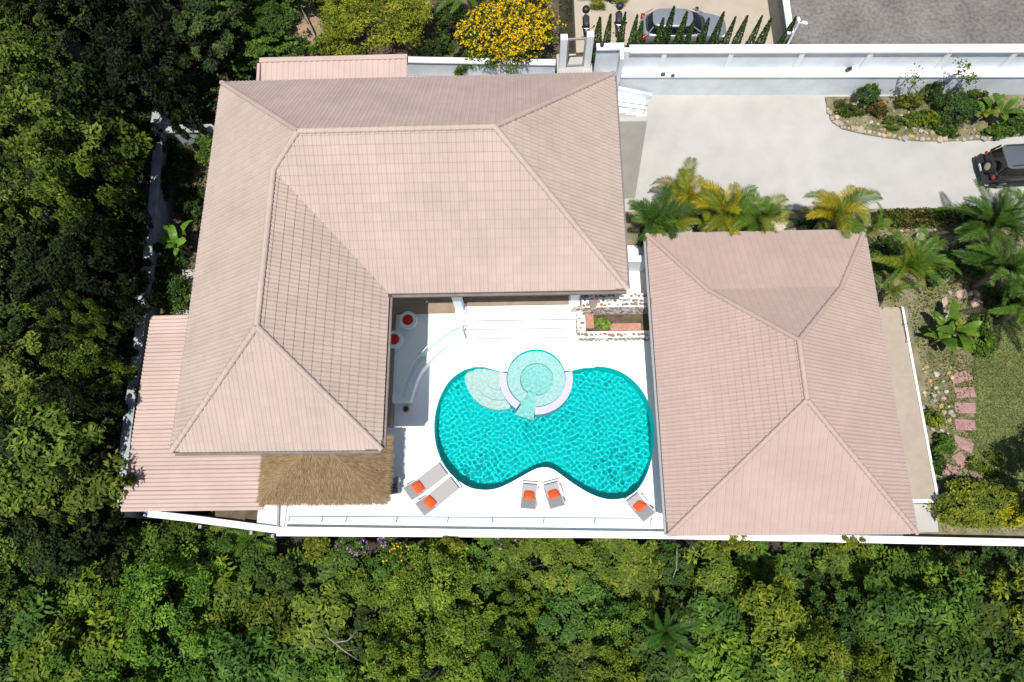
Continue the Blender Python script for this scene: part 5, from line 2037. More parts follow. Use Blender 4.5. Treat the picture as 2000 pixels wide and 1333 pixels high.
for (px, py, zc, sca, kind, v) in W_TREES:
    near = px > 120
    z = zc + (3.4 if px > 170 else 1.6 if near else 0.6) * (1 if py < 590 else 0.45)
    vt = v * (0.40 if (px > 170 and v <= 0.72) else 0.6 if v <= 0.72 else 0.72 if kind == 'deep' else 1.06)  # dark crowns tinted down: the wood's deep shade is put into their colour
    lab = '%s %s %s, %s' % (tone(v), KIND_W[kind], 'against the west wall' if px > 170 else 'behind the west wall' if near else 'far west of the wall', mark(W_MARK, py))
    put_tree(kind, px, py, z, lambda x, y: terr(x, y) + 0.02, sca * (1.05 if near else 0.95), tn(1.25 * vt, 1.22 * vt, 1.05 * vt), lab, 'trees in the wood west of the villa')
S_TREES = [
    (300, 1085, -0.8, 0.85, 'fine', 0.75), (400, 1075, -0.9, 0.8, 'fine', 0.85), (465, 1130, -0.4, 0.9, 'fine', 0.9), (555, 1150, -0.6, 0.8, 'deep', 1.0), (640, 1120, -1.0, 0.75, 'broad', 0.9),
    (700, 1150, -0.8, 0.7, 'broad', 0.9), (800, 1130, -0.9, 0.75, 'fine', 1.15), (870, 1095, -1.3, 0.6, 'fine', 1.2), (960, 1100, -1.1, 0.75, 'fine', 0.95), (1060, 1105, -1.2, 0.75, 'fine', 1.0),
    (1150, 1120, -1.0, 0.75, 'fine', 1.0), (1235, 1110, -1.2, 0.7, 'broad', 0.75), (1320, 1110, -1.2, 0.7, 'fine', 0.8), (1400, 1130, -0.9, 0.75, 'broad', 1.0), (1480, 1090, -1.4, 0.55, 'fine', 1.0),
    (1560, 1110, -1.6, 0.6, 'deep', 0.9), (1640, 1105, -1.2, 0.6, 'broad', 0.9), (1700, 1140, -1.0, 0.7, 'big', 0.75), (1800, 1140, -1.2, 0.7, 'broad', 0.8), (1890, 1130, -1.4, 0.6, 'deep', 0.8), (1975, 1130, -1.2, 0.75, 'deep', 0.9),
    (60, 1150, 0.8, 0.9, 'deep', 0.9), (160, 1170, 0.6, 0.9, 'broad', 0.9), (250, 1190, 0.4, 0.85, 'fine', 0.9), (340, 1230, 0.6, 0.95, 'fine', 1.05), (440, 1230, 0.4, 0.9, 'broad', 1.1), (520, 1220, 0.2, 0.75, 'big', 0.75),
    (610, 1220, 0.2, 0.85, 'broad', 1.0), (690, 1240, -0.4, 0.7, 'deep', 0.8), (850, 1190, -0.2, 0.95, 'fine', 1.1), (930, 1240, 0.0, 0.9, 'fine', 1.05), (1010, 1190, -0.6, 0.75, 'fine', 0.9), (1130, 1200, -0.3, 0.85, 'fine', 1.1),
    (1215, 1240, -0.2, 0.85, 'fine', 1.1), (1390, 1215, 0.3, 0.95, 'broad', 1.15), (1500, 1185, 0.4, 0.85, 'broad', 1.05), (1560, 1240, 0.2, 0.8, 'broad', 1.15), (1640, 1210, -0.6, 0.7, 'deep', 0.85),
    (1740, 1210, 0.1, 0.8, 'broad', 1.0), (1830, 1200, 0.2, 0.85, 'broad', 1.05), (1930, 1220, 0.0, 0.9, 'deep', 0.9), (2010, 1210, 0.2, 0.9, 'broad', 0.8),
    (30, 1270, 1.0, 1.0, 'broad', 1.0), (130, 1290, 0.8, 0.95, 'broad', 0.95), (240, 1300, 0.6, 1.0, 'fine', 1.1), (350, 1320, 0.5, 0.95, 'broad', 0.9), (450, 1310, 0.5, 0.9, 'broad', 1.1), (560, 1310, 0.4, 0.9, 'broad', 1.05),
    (660, 1320, 0.2, 0.85, 'broad', 1.1), (770, 1300, 0.2, 0.9, 'fine', 1.1), (880, 1310, 0.3, 0.95, 'fine', 1.15), (990, 1320, 0.2, 0.9, 'fine', 1.05), (1090, 1300, -0.3, 0.75, 'deep', 0.9), (1190, 1320, 0.0, 0.9, 'fine', 0.95),
    (1300, 1320, 0.0, 0.85, 'broad', 0.95), (1400, 1310, 0.4, 0.95, 'broad', 1.2), (1510, 1320, 0.2, 0.9, 'broad', 1.15), (1620, 1310, -0.4, 0.85, 'fine', 0.75), (1720, 1320, -0.2, 0.9, 'broad', 0.8), (1830, 1310, 0.1, 0.95, 'broad', 0.9), (1940, 1315, 0.1, 0.95, 'deep', 1.0),
]
S_MARK = ((0, 'west of the lean-to'), (230, 'below the lean-to'), (500, 'below the thatch'), (760, 'below the slanting loungers'), (940, 'below the paired armchairs'), (1140, 'below the single armchair'), (1310, "below the guest house's pool side"), (1560, "below the guest house's patio side"), (1800, 'below the clipped bush'))
for (px, py, zc, sca, kind, v) in S_TREES:
    if kind == 'broad' and (px * 7 + py) % 5 == 0:
        kind = 'big'
    row = 'close under the south wall' if py < 1145 else 'midway down the slope' if py < 1255 else 'low on the slope'
    lab = '%s %s %s, %s' % (tone(v), KIND_W[kind], row, mark(S_MARK, px))
    t3 = random.choice(((1.55, 1.6, 0.95), (1.25, 1.55, 1.0), (1.2, 1.5, 0.95), (1.8, 1.65, 0.9), (0.85, 1.15, 0.95)))
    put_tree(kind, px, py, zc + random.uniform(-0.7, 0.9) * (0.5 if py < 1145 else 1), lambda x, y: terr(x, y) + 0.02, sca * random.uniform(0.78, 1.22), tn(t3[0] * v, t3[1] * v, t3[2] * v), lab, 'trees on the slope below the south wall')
for (px, py, zc, sca, kind, v) in ((415, 35, 3.6, 0.85, 'deep', 1.05), (395, 95, 2.4, 0.6, 'deep', 0.9), (520, 40, 2.6, 0.62, 'big', 0.75)):
    put_tree(kind, px, py, zc, lambda x, y: terr(x, y) + 0.02, sca, tn(0.85 * v, 1.0 * v, 1.0 * v), N_LAB[kind], 'trees by the sandy bank')

for k, (px, py, zc, sca, kind) in enumerate(((60, -55, 3.0, 1.1, 'broad'), (190, -50, 2.6, 1.1, 'deep'), (330, -60, 2.6, 1.1, 'deep'), (460, -50, 2.6, 1.0, 'broad'), (590, -70, 2.4, 1.0, 'broad'), (-90, 560, 2.2, 1.1, 'broad'))):
    put_tree(kind, px, py, zc, lambda x, y: terr(x, y) + 0.02, sca, tn(0.95, 1.0, 0.95), ('broadleaf' if kind == 'broad' else 'dark') + ' tree at the back of the wood beyond the sandy bank', 'trees at the back of the wood')

# low growth that nobody could count
def low_growth(name, label, n, box, test, zf, hmax, size, mat, col, seed, aspect=0.5, patch=0.0):
    g = np.random.default_rng(seed)
    out = []
    while len(out) < n:
        x, y = g.uniform(box[0], box[1]), g.uniform(box[2], box[3])
        if test(x, y) and (not patch or noise2(x, y, patch) > g.uniform(-0.9, 0.5)):
            out.append((x, y, zf(x, y) + g.uniform(0.03, 1.0) * hmax * (0.6 + 0.5 * noise2(x, y, 1.2))))
    P = np.array(out)
    o = link(name, leaf_mesh(name, P, np.tile([0, 0, 1.0], (n, 1)), g.uniform(size[0], size[1], n), g.random(n) * 0.85, mat, aspect, 0.8, 0.6, seed))
    o.color = (*col, 1)
    o['kind'] = 'stuff'
    o['label'] = label
    o['category'] = 'undergrowth'
    return o


low_growth('undergrowth', 'dark low undergrowth in the wood west of the villa', 30000, (-36, -14.5, -13, 36), lambda x, y: x < -18.6 or y > 23.2, terr, 1.0, (0.16, 0.36), LEAFD, (0.9, 1.0, 1.0), 5)
low_growth('undergrowth', 'green undergrowth covering the slope below the south wall', 46000, (-30, 30, -12, -0.8), lambda x, y: True, terr, 2.3, (0.14, 0.30), LEAFA, (1.3, 1.5, 1.0), 6)

# ---- palms
def frond_mesh(name, seed, L, a0, a1, nl, ll, w, mat, fold=0.35, hang=0.35):
    """feather leaf: arching rachis along +x with leaflets on both sides"""
    gg = random.Random(seed)
    pts, ang, p = [], a0, Vector((0, 0, 0))
    m = 14
    for i in range(m + 1):
        pts.append(p.copy())
        t = i / m
        ang = a0 + (a1 - a0) * t ** 1.2
        p = p + Vector((math.cos(ang), gg.gauss(0, 0.02), math.sin(ang))) * (L / m)
    mb = MB()
    rr = [0.022 * (1 - 0.85 * i / m) for i in range(m + 1)]
    mb.tube(pts, rr, 4, False)
    mb.r = [0.75] * len(mb.f)

    def at(t):
        f = t * m
        i = min(int(f), m - 1)
        return pts[i].lerp(pts[i + 1], f - i), (pts[i + 1] - pts[i]).normalized()
    for k in range(nl):
        t = 0.14 + 0.86 * k / (nl - 1)
        c, d = at(t)
        ln = ll * (math.sin(math.pi * (0.12 + 0.80 * t)) ** 0.7) * gg.uniform(0.85, 1.1)
        for s in (-1, 1):
            up = Vector((0, 0, 1))
            side = d.cross(up).normalized() * s
            nn = side.cross(d).normalized() * s
            dv = (side * (1 - 0.45 * t) + d * (0.45 + 0.6 * t) + nn * (-fold if False else fold) * 0.6).normalized()
            e1 = c + dv * ln * 0.55
            e2 = e1 + (dv + Vector((0, 0, -hang * gg.uniform(0.6, 1.5)))).normalized() * ln * 0.45
            wv = d * w * 0.5
            r = min(1, max(0, gg.gauss(0.5, 0.22)))
            mb.add([c - wv * 0.5, c + wv * 0.5, e1 + wv, e1 - wv, e2 + wv * 0.15, e2 - wv * 0.15], [(0, 1, 2, 3), (3, 2, 4, 5)], r)
    return mb.mesh(name, mat)


FR = [frond_mesh('frond', k, L, R(a0), R(a1), 56, ll, 0.034, LEAFP) for k, (L, a0, a1, ll) in enumerate(((2.1, 68, -28, 0.62), (1.9, 52, -40, 0.60), (1.8, 80, 0, 0.58), (2.2, 40, -52, 0.60)))]
FRD = [frond_mesh('frond', 20 + k, L, R(a0), R(a1), 60, ll, 0.038, LEAFP, 0.5, 0.22) for k, (L, a0, a1, ll) in enumerate(((2.6, 60, -20, 0.50), (2.7, 42, -30, 0.52), (2.2, 75, 5, 0.48)))]


def banana_mesh(name, seed, L, W, a0, a1, mat):
    gg = random.Random(seed)
    m = 12
    p, c = Vector((0, 0, 0)), []
    for i in range(m + 1):
        c.append(p.copy())
        a = a0 + (a1 - a0) * (i / m) ** 1.3
        p = p + Vector((math.cos(a), 0, math.sin(a))) * (L / m)
    mb = MB()
    for i in range(m + 1):
        t = i / m
        w = W * (0.06 if t < 0.16 else math.sin(math.pi * min(1, (t - 0.12) / 0.90)) ** 0.55 if t < 0.99 else 0.03) / 2
        wob = gg.uniform(-0.03, 0.03)
        mb.v += [(c[i].x, -w, c[i].z + w * 0.25 + wob), tuple(c[i]), (c[i].x, w, c[i].z + w * 0.25 - wob)]
    for i in range(m):
        for k in (0, 1):
            a = 3 * i + k
            mb.f.append((a, a + 3, a + 4, a + 1))
            mb.r.append(min(1, max(0, gg.gauss(0.55, 0.12))))
    return mb.mesh(name, mat, smooth='all')


BN = [banana_mesh('leaf', k, L, W, R(a0), R(a1), LEAFP) for k, (L, W, a0, a1) in enumerate(((1.7, 0.50, 65, -25), (1.5, 0.46, 50, -40), (1.9, 0.52, 75, 0)))]


def palm(name, label, cat, group, px, py, zc, n, meshes, part, stems, tints, scale=1.0, ground=0.0, spread=0.18, trunkmat=PALMB, trad=0.06):
    c = U(px, py, zc)
    root = thing(name, label, cat, (c.x, c.y, ground), 0, group)
    gg = random.Random(int(px * 7 + py))
    heads = []
    for s in range(stems):
        a = gg.uniform(0, 6.28)
        dx, dy = (spread * math.cos(a), spread * math.sin(a)) if stems > 1 else (0, 0)
        hz = zc - ground - (gg.uniform(0, 0.6) if s else 0)
        mb = MB()
        mb.tube([(dx * 0.4, dy * 0.4, -0.1), (dx * 0.8, dy * 0.8, hz * 0.5), (dx * 1.3, dy * 1.3, hz)], [trad * 1.25, trad, trad * 0.8], 8)
        mb.build('trunk' if stems == 1 else 'stem', trunkmat, root, smooth='all')
        heads.append((dx * 1.3, dy * 1.3, hz))
    for k in range(n):
        h = heads[k % len(heads)]
        o = link(part, meshes[k % len(meshes)], root)
        o.location = (h[0], h[1], h[2] - 0.03)
        sc_ = scale * gg.uniform(0.62, 1.15)
        o.scale = (sc_, sc_, sc_)
        o.rotation_euler = (gg.gauss(0, 0.22), gg.gauss(0, 0.22), k * 2.399 + gg.uniform(-0.5, 0.5))
        t = gg.choice(tints)
        v = gg.uniform(0.85, 1.15)
        o.color = (t[0] * v, t[1] * v, t[2] * v, 1)
    return root


GR, YG, YE, DG, BR_ = (0.85, 0.95, 0.9), (1.6, 1.15, 0.8), (2.9, 1.55, 0.6), (0.42, 0.56, 0.6), (2.2, 1.0, 1.0)
PG = 'areca palms beside the driveway'
gy_ = lambda px, py, z: None
palm('areca_palm', 'deep green areca palm in the gap between the two houses', 'palm', PG, 1277, 425, 3.2, 17, FR, 'frond', 3, [GR, GR, DG], 1.0)
palm('areca_palm', 'areca palm with browning and yellow fronds next to the deep green one', 'palm', PG, 1344, 378, 2.6, 15, FR, 'frond', 3, [YG, YE, BR_, YG], 0.92)
palm('areca_palm', 'yellow green areca palm leaning over the guest house eaves', 'palm', PG, 1418, 415, 3.3, 17, FR, 'frond', 3, [YG, YE, GR], 0.9)
palm('areca_palm', 'mid green areca palm above the cream boulders by the driveway', 'palm', PG, 1488, 420, 3.3, 17, FR, 'frond', 3, [GR, YG, GR], 0.9)
palm('areca_palm', 'golden areca palm at the hedge end of the guest house eaves', 'palm', PG, 1645, 418, 3.2, 19, FR, 'frond', 3, [YE, YG, YE, GR], 0.92)
palm('areca_palm', 'small green areca palm beside the start of the clipped hedge', 'palm', PG, 1700, 440, 2.0, 9, FR, 'frond', 2, [GR, YG], 0.6)
palm('areca_palm', 'olive areca palm squeezed between the browning and the leaning one', 'palm', PG, 1378, 405, 2.4, 12, FR, 'frond', 2, [(1.1, 0.95, 0.8), GR, YG], 0.72)
palm('areca_palm', 'short dark areca palm between the leaning and the mid green one', 'palm', PG, 1452, 432, 2.2, 12, FR, 'frond', 2, [DG, GR], 0.7)
palm('areca_palm', 'low areca palm hidden at the foot of the deep green one', 'palm', PG, 1305, 440, 1.9, 11, FR, 'frond', 2, [DG, GR, YG], 0.68)
palm('areca_palm', 'green areca palm between the golden one and the hedge', 'palm', PG, 1612, 432, 2.0, 11, FR, 'frond', 2, [GR, YG], 0.66)
EGp = 'palms in the garden east of the guest house'
palm('feather_palm', 'bright green feather palm against the east eaves of the guest house', 'palm', EGp, 1770, 520, 2.2, 20, FRD, 'frond', 1, [GR, YG, GR], 0.85, trad=0.10)
palm('feather_palm', 'small bright feather palm in the bed below the larger one', 'palm', EGp, 1740, 570, 1.2, 9, FRD, 'frond', 1, [YG, GR], 0.5, trad=0.06)
palm('feather_palm', 'large dark feather palm in the corner by the off-road car', 'palm', EGp, 1935, 445, 2.6, 26, FRD, 'frond', 1, [DG, DG, (0.7, 0.85, 0.8)], 1.0, trad=0.14)
palm('feather_palm', 'dark feather palm with drooping fronds over the rock bed', 'palm', EGp, 1955, 530, 2.2, 24, FRD, 'frond', 1, [DG, (0.8, 0.9, 0.8)], 0.98, trad=0.13)
palm('feather_palm', 'mid green feather palm rising at the lawn corner', 'palm', EGp, 2010, 600, 2.4, 20, FRD, 'frond', 1, [DG, GR], 0.95, trad=0.13)
palm('feather_palm', 'pale feather palm touching the off-road car', 'palm', EGp, 1995, 395, 1.9, 12, FRD, 'frond', 1, [(0.9, 1.05, 1.1), DG], 0.62, trad=0.09)
BG = 'banana plants'
palm('banana_plant', 'broad-leaved banana plant beside the tan patio', 'banana plant', BG, 1868, 640, 1.1, 12, BN, 'leaf', 2, [(1.1, 1.15, 0.9), GR, YG], 0.88, spread=0.25)
palm('banana_plant', 'smaller banana plant nearest the patio railing', 'banana plant', BG, 1835, 665, 0.9, 7, BN, 'leaf', 1, [(1.1, 1.15, 0.9), GR], 0.7)
palm('banana_plant', 'bright banana plant in the narrow garden under the west eaves', 'banana plant', BG, 352, 478, 1.3, 10, BN, 'leaf', 2, [(1.3, 1.5, 1.3), (1.0, 1.2, 1.0)], 0.9, spread=0.2)
palm('banana_plant', 'lush banana plant in the rock garden by the white wall', 'banana plant', BG, 1950, 215, 1.0, 10, BN, 'leaf', 2, [GR, YG, GR], 0.72)
palm('banana_plant', 'young banana plant in the rock garden beside the round bush', 'banana plant', BG, 1920, 225, 0.8, 7, BN, 'leaf', 1, [YG, (1.1, 1.2, 0.9)], 0.55)
palm('lone_palm', 'slender palm with a few long fronds below the slanting wall', 'palm', 'palms below the south wall', 497, 1056, -0.6, 5, FR, 'frond', 1, [(1.0, 1.15, 0.9)], 0.95, -2.7)
palm('fan_palm', 'dark spiky palm in the wood below the guest house', 'palm', 'palms below the south wall', 1300, 1235, 0.6, 18, FRD, 'frond', 1, [(0.45, 0.75, 0.9), DG], 0.62, -4.0, trad=0.10)
palm('fan_palm', 'grey green palm peeping in behind the yellow flowering bush', 'palm', 'palms behind the bamboo', 915, -8, 2.4, 14, FRD, 'frond', 1, [(1.1, 1.15, 1.4)], 0.75, 0.6, trad=0.12)


# ---- bushes
def bush(name, label, cat, px, py, zc, rx, ry, rz, ground, clumps, per, rc, leaf, mat, tint=(1, 1, 1), flowers=None, group=None, aspect=0.5, jit=0.7, seed=None, lump=0.2):
    c = U(px, py, zc)
    sd = seed or int(px + py * 3)
    P, O, S, K, CC = crown(sd, 1.0, 1.0, clumps, per, rc, leaf, 0.3, lump)
    sca = np.array([rx, ry, rz])
    P = P * sca
    root = thing(name, label, cat, (c.x, c.y, ground), 0, group)
    P[:, 2] += zc - ground
    P[:, 2] = np.maximum(P[:, 2], 0.03)
    o = link('foliage', leaf_mesh('foliage', P, O, S, K, mat, aspect, 0.7, jit, sd), root)
    o.color = (*tint, 1)
    if flowers:
        fm, nf, fs = flowers
        gg = np.random.default_rng(sd + 1)
        top = np.where(O[:, 2] > 0.1)[0]
        ii = gg.choice(top, min(nf, len(top)), replace=False)
        # petals in small heads of four
        FP = np.repeat(P[ii] + O[ii] * 0.08, 4, axis=0) + gg.normal(0, fs * 0.35, (len(ii) * 4, 3))
        FO = np.repeat(O[ii], 4, axis=0)
        fo = link('flowers', leaf_mesh('flowers', FP, FO, gg.uniform(0.7, 1.2, len(FP)) * fs, gg.random(len(FP)), fm, 0.75, 0.9, 0.45, sd), root)
        fo['kind'] = 'stuff'
    mb = MB()
    gg = random.Random(sd)
    for k in range(5):
        e = Vector((gg.uniform(-0.6, 0.6) * rx, gg.uniform(-0.6, 0.6) * ry, zc - ground + 0.3 * rz))
        mb.tube([(e.x * 0.1, e.y * 0.1, -0.1), (e.x * 0.5, e.y * 0.5, e.z * 0.5), e], [0.04, 0.03, 0.012], 5, False)
    mb.build('stem', BARK, root, smooth='all')
    return root


bush('flowering_bush', 'large bush covered in golden yellow flowers behind the villa', 'bush', 998, 60, 2.3, 2.6, 2.35, 1.5, 0.62, 190, 75, 0.20, 0.15, LEAFA, (0.9, 1.05, 0.9), (FLOWY, 2300, 0.105), seed=41)
bush('bamboo_clump', 'yellow green bamboo clump arching over the back garden', 'bamboo', 745, 32, 2.4, 3.0, 2.1, 1.5, 0.62, 200, 85, 0.19, 0.20, LEAFY, (1.5, 1.45, 1.1), None, None, 0.24, 0.7, 42, 0.5)
bush('bamboo_clump', 'olive green bamboo clump leaning over the sandy bank', 'bamboo', 665, 25, 2.0, 1.4, 1.5, 1.1, 0.62, 100, 75, 0.26, 0.18, LEAFY, (1.1, 1.15, 0.9), None, None, 0.24, 0.7, 43, 0.5)
bush('clipped_bush', 'round yellow green clipped bush on the lawn corner by the south wall', 'bush', 1910, 985, 0.75, 1.95, 1.10, 0.75, 0.0, 170, 75, 0.18, 0.14, LEAFY, (1.05, 1.1, 1.0), None, None, 0.55, 0.7, 44, 0.12)
bush('clipped_bush', 'bright yellow bush merged into the side of the round clipped bush', 'bush', 1962, 1000, 0.8, 0.8, 0.7, 0.7, 0.0, 60, 50, 0.22, 0.13, LEAFY, (2.1, 1.75, 0.7), None, None, 0.55, 0.7, 45, 0.12)
creep = bush('creeper', 'bright green creeper spreading below the annex roof', 'creeper', 535, 100, 1.5, 2.0, 0.9, 0.9, 0.4, 110, 55, 0.2, 0.15, LEAFA, (1.0, 1.25, 1.0), None, None, 0.6, 0.6, 46, 0.4)
bush('creeper', 'low creeper beside the corner of the villa roof', 'creeper', 480, 130, 1.0, 1.3, 0.7, 0.8, 0.0, 60, 55, 0.24, 0.15, LEAFA, (0.8, 1.0, 0.9), None, None, 0.6, 0.6, 47, 0.4)
bush('garden_shrub', 'bushy shrub in the narrow garden above the lean-to roof', 'shrub', 340, 575, 0.5, 1.0, 1.0, 0.8, -0.05, 50, 60, 0.28, 0.14, LEAFD, (1.1, 1.3, 1.1), None, None, 0.5, 0.7, 48)
bush('garden_shrub', 'light green shrub poking out under the north-west eaves', 'shrub', 403, 292, 0.9, 0.6, 0.9, 0.8, -0.05, 36, 50, 0.3, 0.2, LEAFA, (1.4, 1.6, 1.2), None, None, 0.25, 0.6, 49)
bush('garden_shrub', 'dark shrub deep in the shaded garden inside the west wall', 'shrub', 345, 340, 0.2, 1.0, 1.5, 0.7, -0.05, 50, 60, 0.28, 0.16, LEAFD, (0.7, 0.8, 0.8), None, None, 0.5, 0.7, 50)
RG = 'shrubs in the rock garden'
bush('garden_shrub', 'upright dark green shrub at the tip of the rock garden', 'shrub', 1692, 186, 0.8, 0.65, 0.5, 0.75, 0.1, 40, 60, 0.3, 0.12, LEAFC, (1.0, 1.15, 1.0), None, RG, 0.4, 0.7, 51)
bush('garden_shrub', 'dense round dark bush in the middle of the rock garden', 'shrub', 1868, 212, 0.8, 1.05, 0.95, 0.8, 0.1, 80, 80, 0.25, 0.10, LEAFC, (0.9, 1.0, 0.9), None, RG, 0.5, 0.6, 52, 0.08)
bush('garden_shrub', 'dark shrub against the white wall between the rock garden saplings', 'shrub', 1818, 180, 0.7, 0.55, 0.5, 0.7, 0.1, 36, 55, 0.3, 0.12, LEAFD, (1.0, 1.1, 1.0), None, RG, 0.45, 0.7, 53)
bush('garden_shrub', 'pale lime shrub low among the rocks', 'shrub', 1788, 232, 0.35, 0.6, 0.45, 0.35, 0.1, 30, 50, 0.3, 0.12, LEAFY, (0.8, 0.95, 0.8), None, RG, 0.5, 0.7, 54)
bush('garden_shrub', 'yellow striped grassy shrub below the white wall', 'shrub', 1778, 198, 0.5, 0.75, 0.4, 0.5, 0.1, 36, 50, 0.3, 0.22, LEAFY, (0.8, 0.75, 0.8), None, RG, 0.16, 0.7, 55)
bush('garden_shrub', 'grey green thyme-like shrub at the kerb of the rock garden', 'shrub', 1745, 240, 0.25, 0.6, 0.4, 0.25, 0.1, 26, 50, 0.3, 0.10, LEAFY, (0.55, 0.65, 0.9), None, RG, 0.5, 0.7, 56)
bush('garden_shrub', 'leafy green shrub beside the lush banana plant', 'shrub', 1985, 240, 0.5, 0.7, 0.6, 0.5, 0.1, 40, 50, 0.3, 0.17, LEAFA, (0.8, 1.0, 0.9), None, RG, 0.45, 0.7, 57)
bush('garden_shrub', 'olive shrub behind the round dark bush', 'shrub', 1905, 195, 0.6, 0.6, 0.5, 0.6, 0.1, 36, 50, 0.3, 0.17, LEAFA, (1.0, 1.0, 0.8), None, RG, 0.4, 0.7, 58)
LB = 'shrubs along the tan patio'
bush('garden_shrub', 'yellow green shrub beside the white patio edge and the pebbles', 'shrub', 1823, 815, 0.3, 0.42, 0.42, 0.35, -0.01, 26, 55, 0.32, 0.12, LEAFY, (0.95, 1.0, 0.8), None, LB, 0.5, 0.7, 59)
bush('garden_shrub', 'bright pointed-leaf shrub between the patio edge and the stepping stones', 'shrub', 1842, 870, 0.35, 0.5, 0.55, 0.4, -0.01, 28, 45, 0.34, 0.2, LEAFA, (1.2, 1.5, 1.1), None, LB, 0.3, 0.6, 60)
bush('garden_shrub', 'dark shrub tucked against the south end of the patio edge', 'shrub', 1832, 905, 0.3, 0.35, 0.5, 0.35, -0.01, 24, 50, 0.34, 0.14, LEAFD, (0.9, 1.1, 0.9), None, LB, 0.45, 0.7, 61)
bush('garden_shrub', 'sprawling lime shrub on the lawn above the clipped bush', 'shrub', 1925, 908, 0.2, 0.9, 0.45, 0.22, -0.01, 36, 36, 0.28, 0.13, LEAFY, (0.75, 0.85, 0.8), None, LB, 0.5, 0.7, 62, 0.4)
bush('planter_plant', 'bright green round-leaved plant in the stone planter', 'plant', 1173, 632, 0.62, 0.42, 0.32, 0.3, 0.34, 16, 10, 0.4, 0.17, LEAFA, (1.7, 1.9, 1.4), None, None, 0.9, 0.4, 63)
bush('garden_shrub', 'tawny grass clump at the north edge of the beige yard', 'shrub', 1192, -2, 1.9, 0.95, 0.7, 0.5, 1.6, 40, 45, 0.3, 0.3, LEAFY, (1.2, 1.1, 1.2), None, None, 0.12, 0.7, 64)
SG = 'flowering shrubs along the south wall'
for k, (px, py, r, fm, lab) in enumerate(((690, 1064, 0.6, FLOWV, 'magenta flowering shrub below the glass railing'), (775, 1090, 0.55, FLOWY, 'yellow flowering shrub below the glass railing'), (760, 1052, 0.5, FLOWV, 'lilac flowering shrub touching the south wall'),
                                        (880, 1072, 0.6, None, 'yellow leaved shrub touching the south wall'), (985, 1052, 0.55, FLOWV, 'pale violet flowering shrub at the middle of the south wall'), (1655, 1068, 0.5, None, 'golden leaved shrub below the guest house wall'),
                                        (620, 1068, 0.7, None, 'lime leaved shrub at the west end of the glass railing'), (1440, 1066, 0.7, None, 'grey green shrub under the guest house eaves'))):
    yl = fm is None
    bush('wall_shrub', lab, 'shrub', px, py - (10 if k % 2 else 0), 0.15 if k % 2 else -0.8, r, r * 0.7, 0.5, -2.7, 40, 55, 0.32, 0.13, LEAFY if yl else LEAFA, (1.0, 1.0, 0.8) if yl else (0.9, 1.0, 0.9), (fm, 34, 0.085) if fm else None, SG, 0.5, 0.7, 70 + k, 0.35)

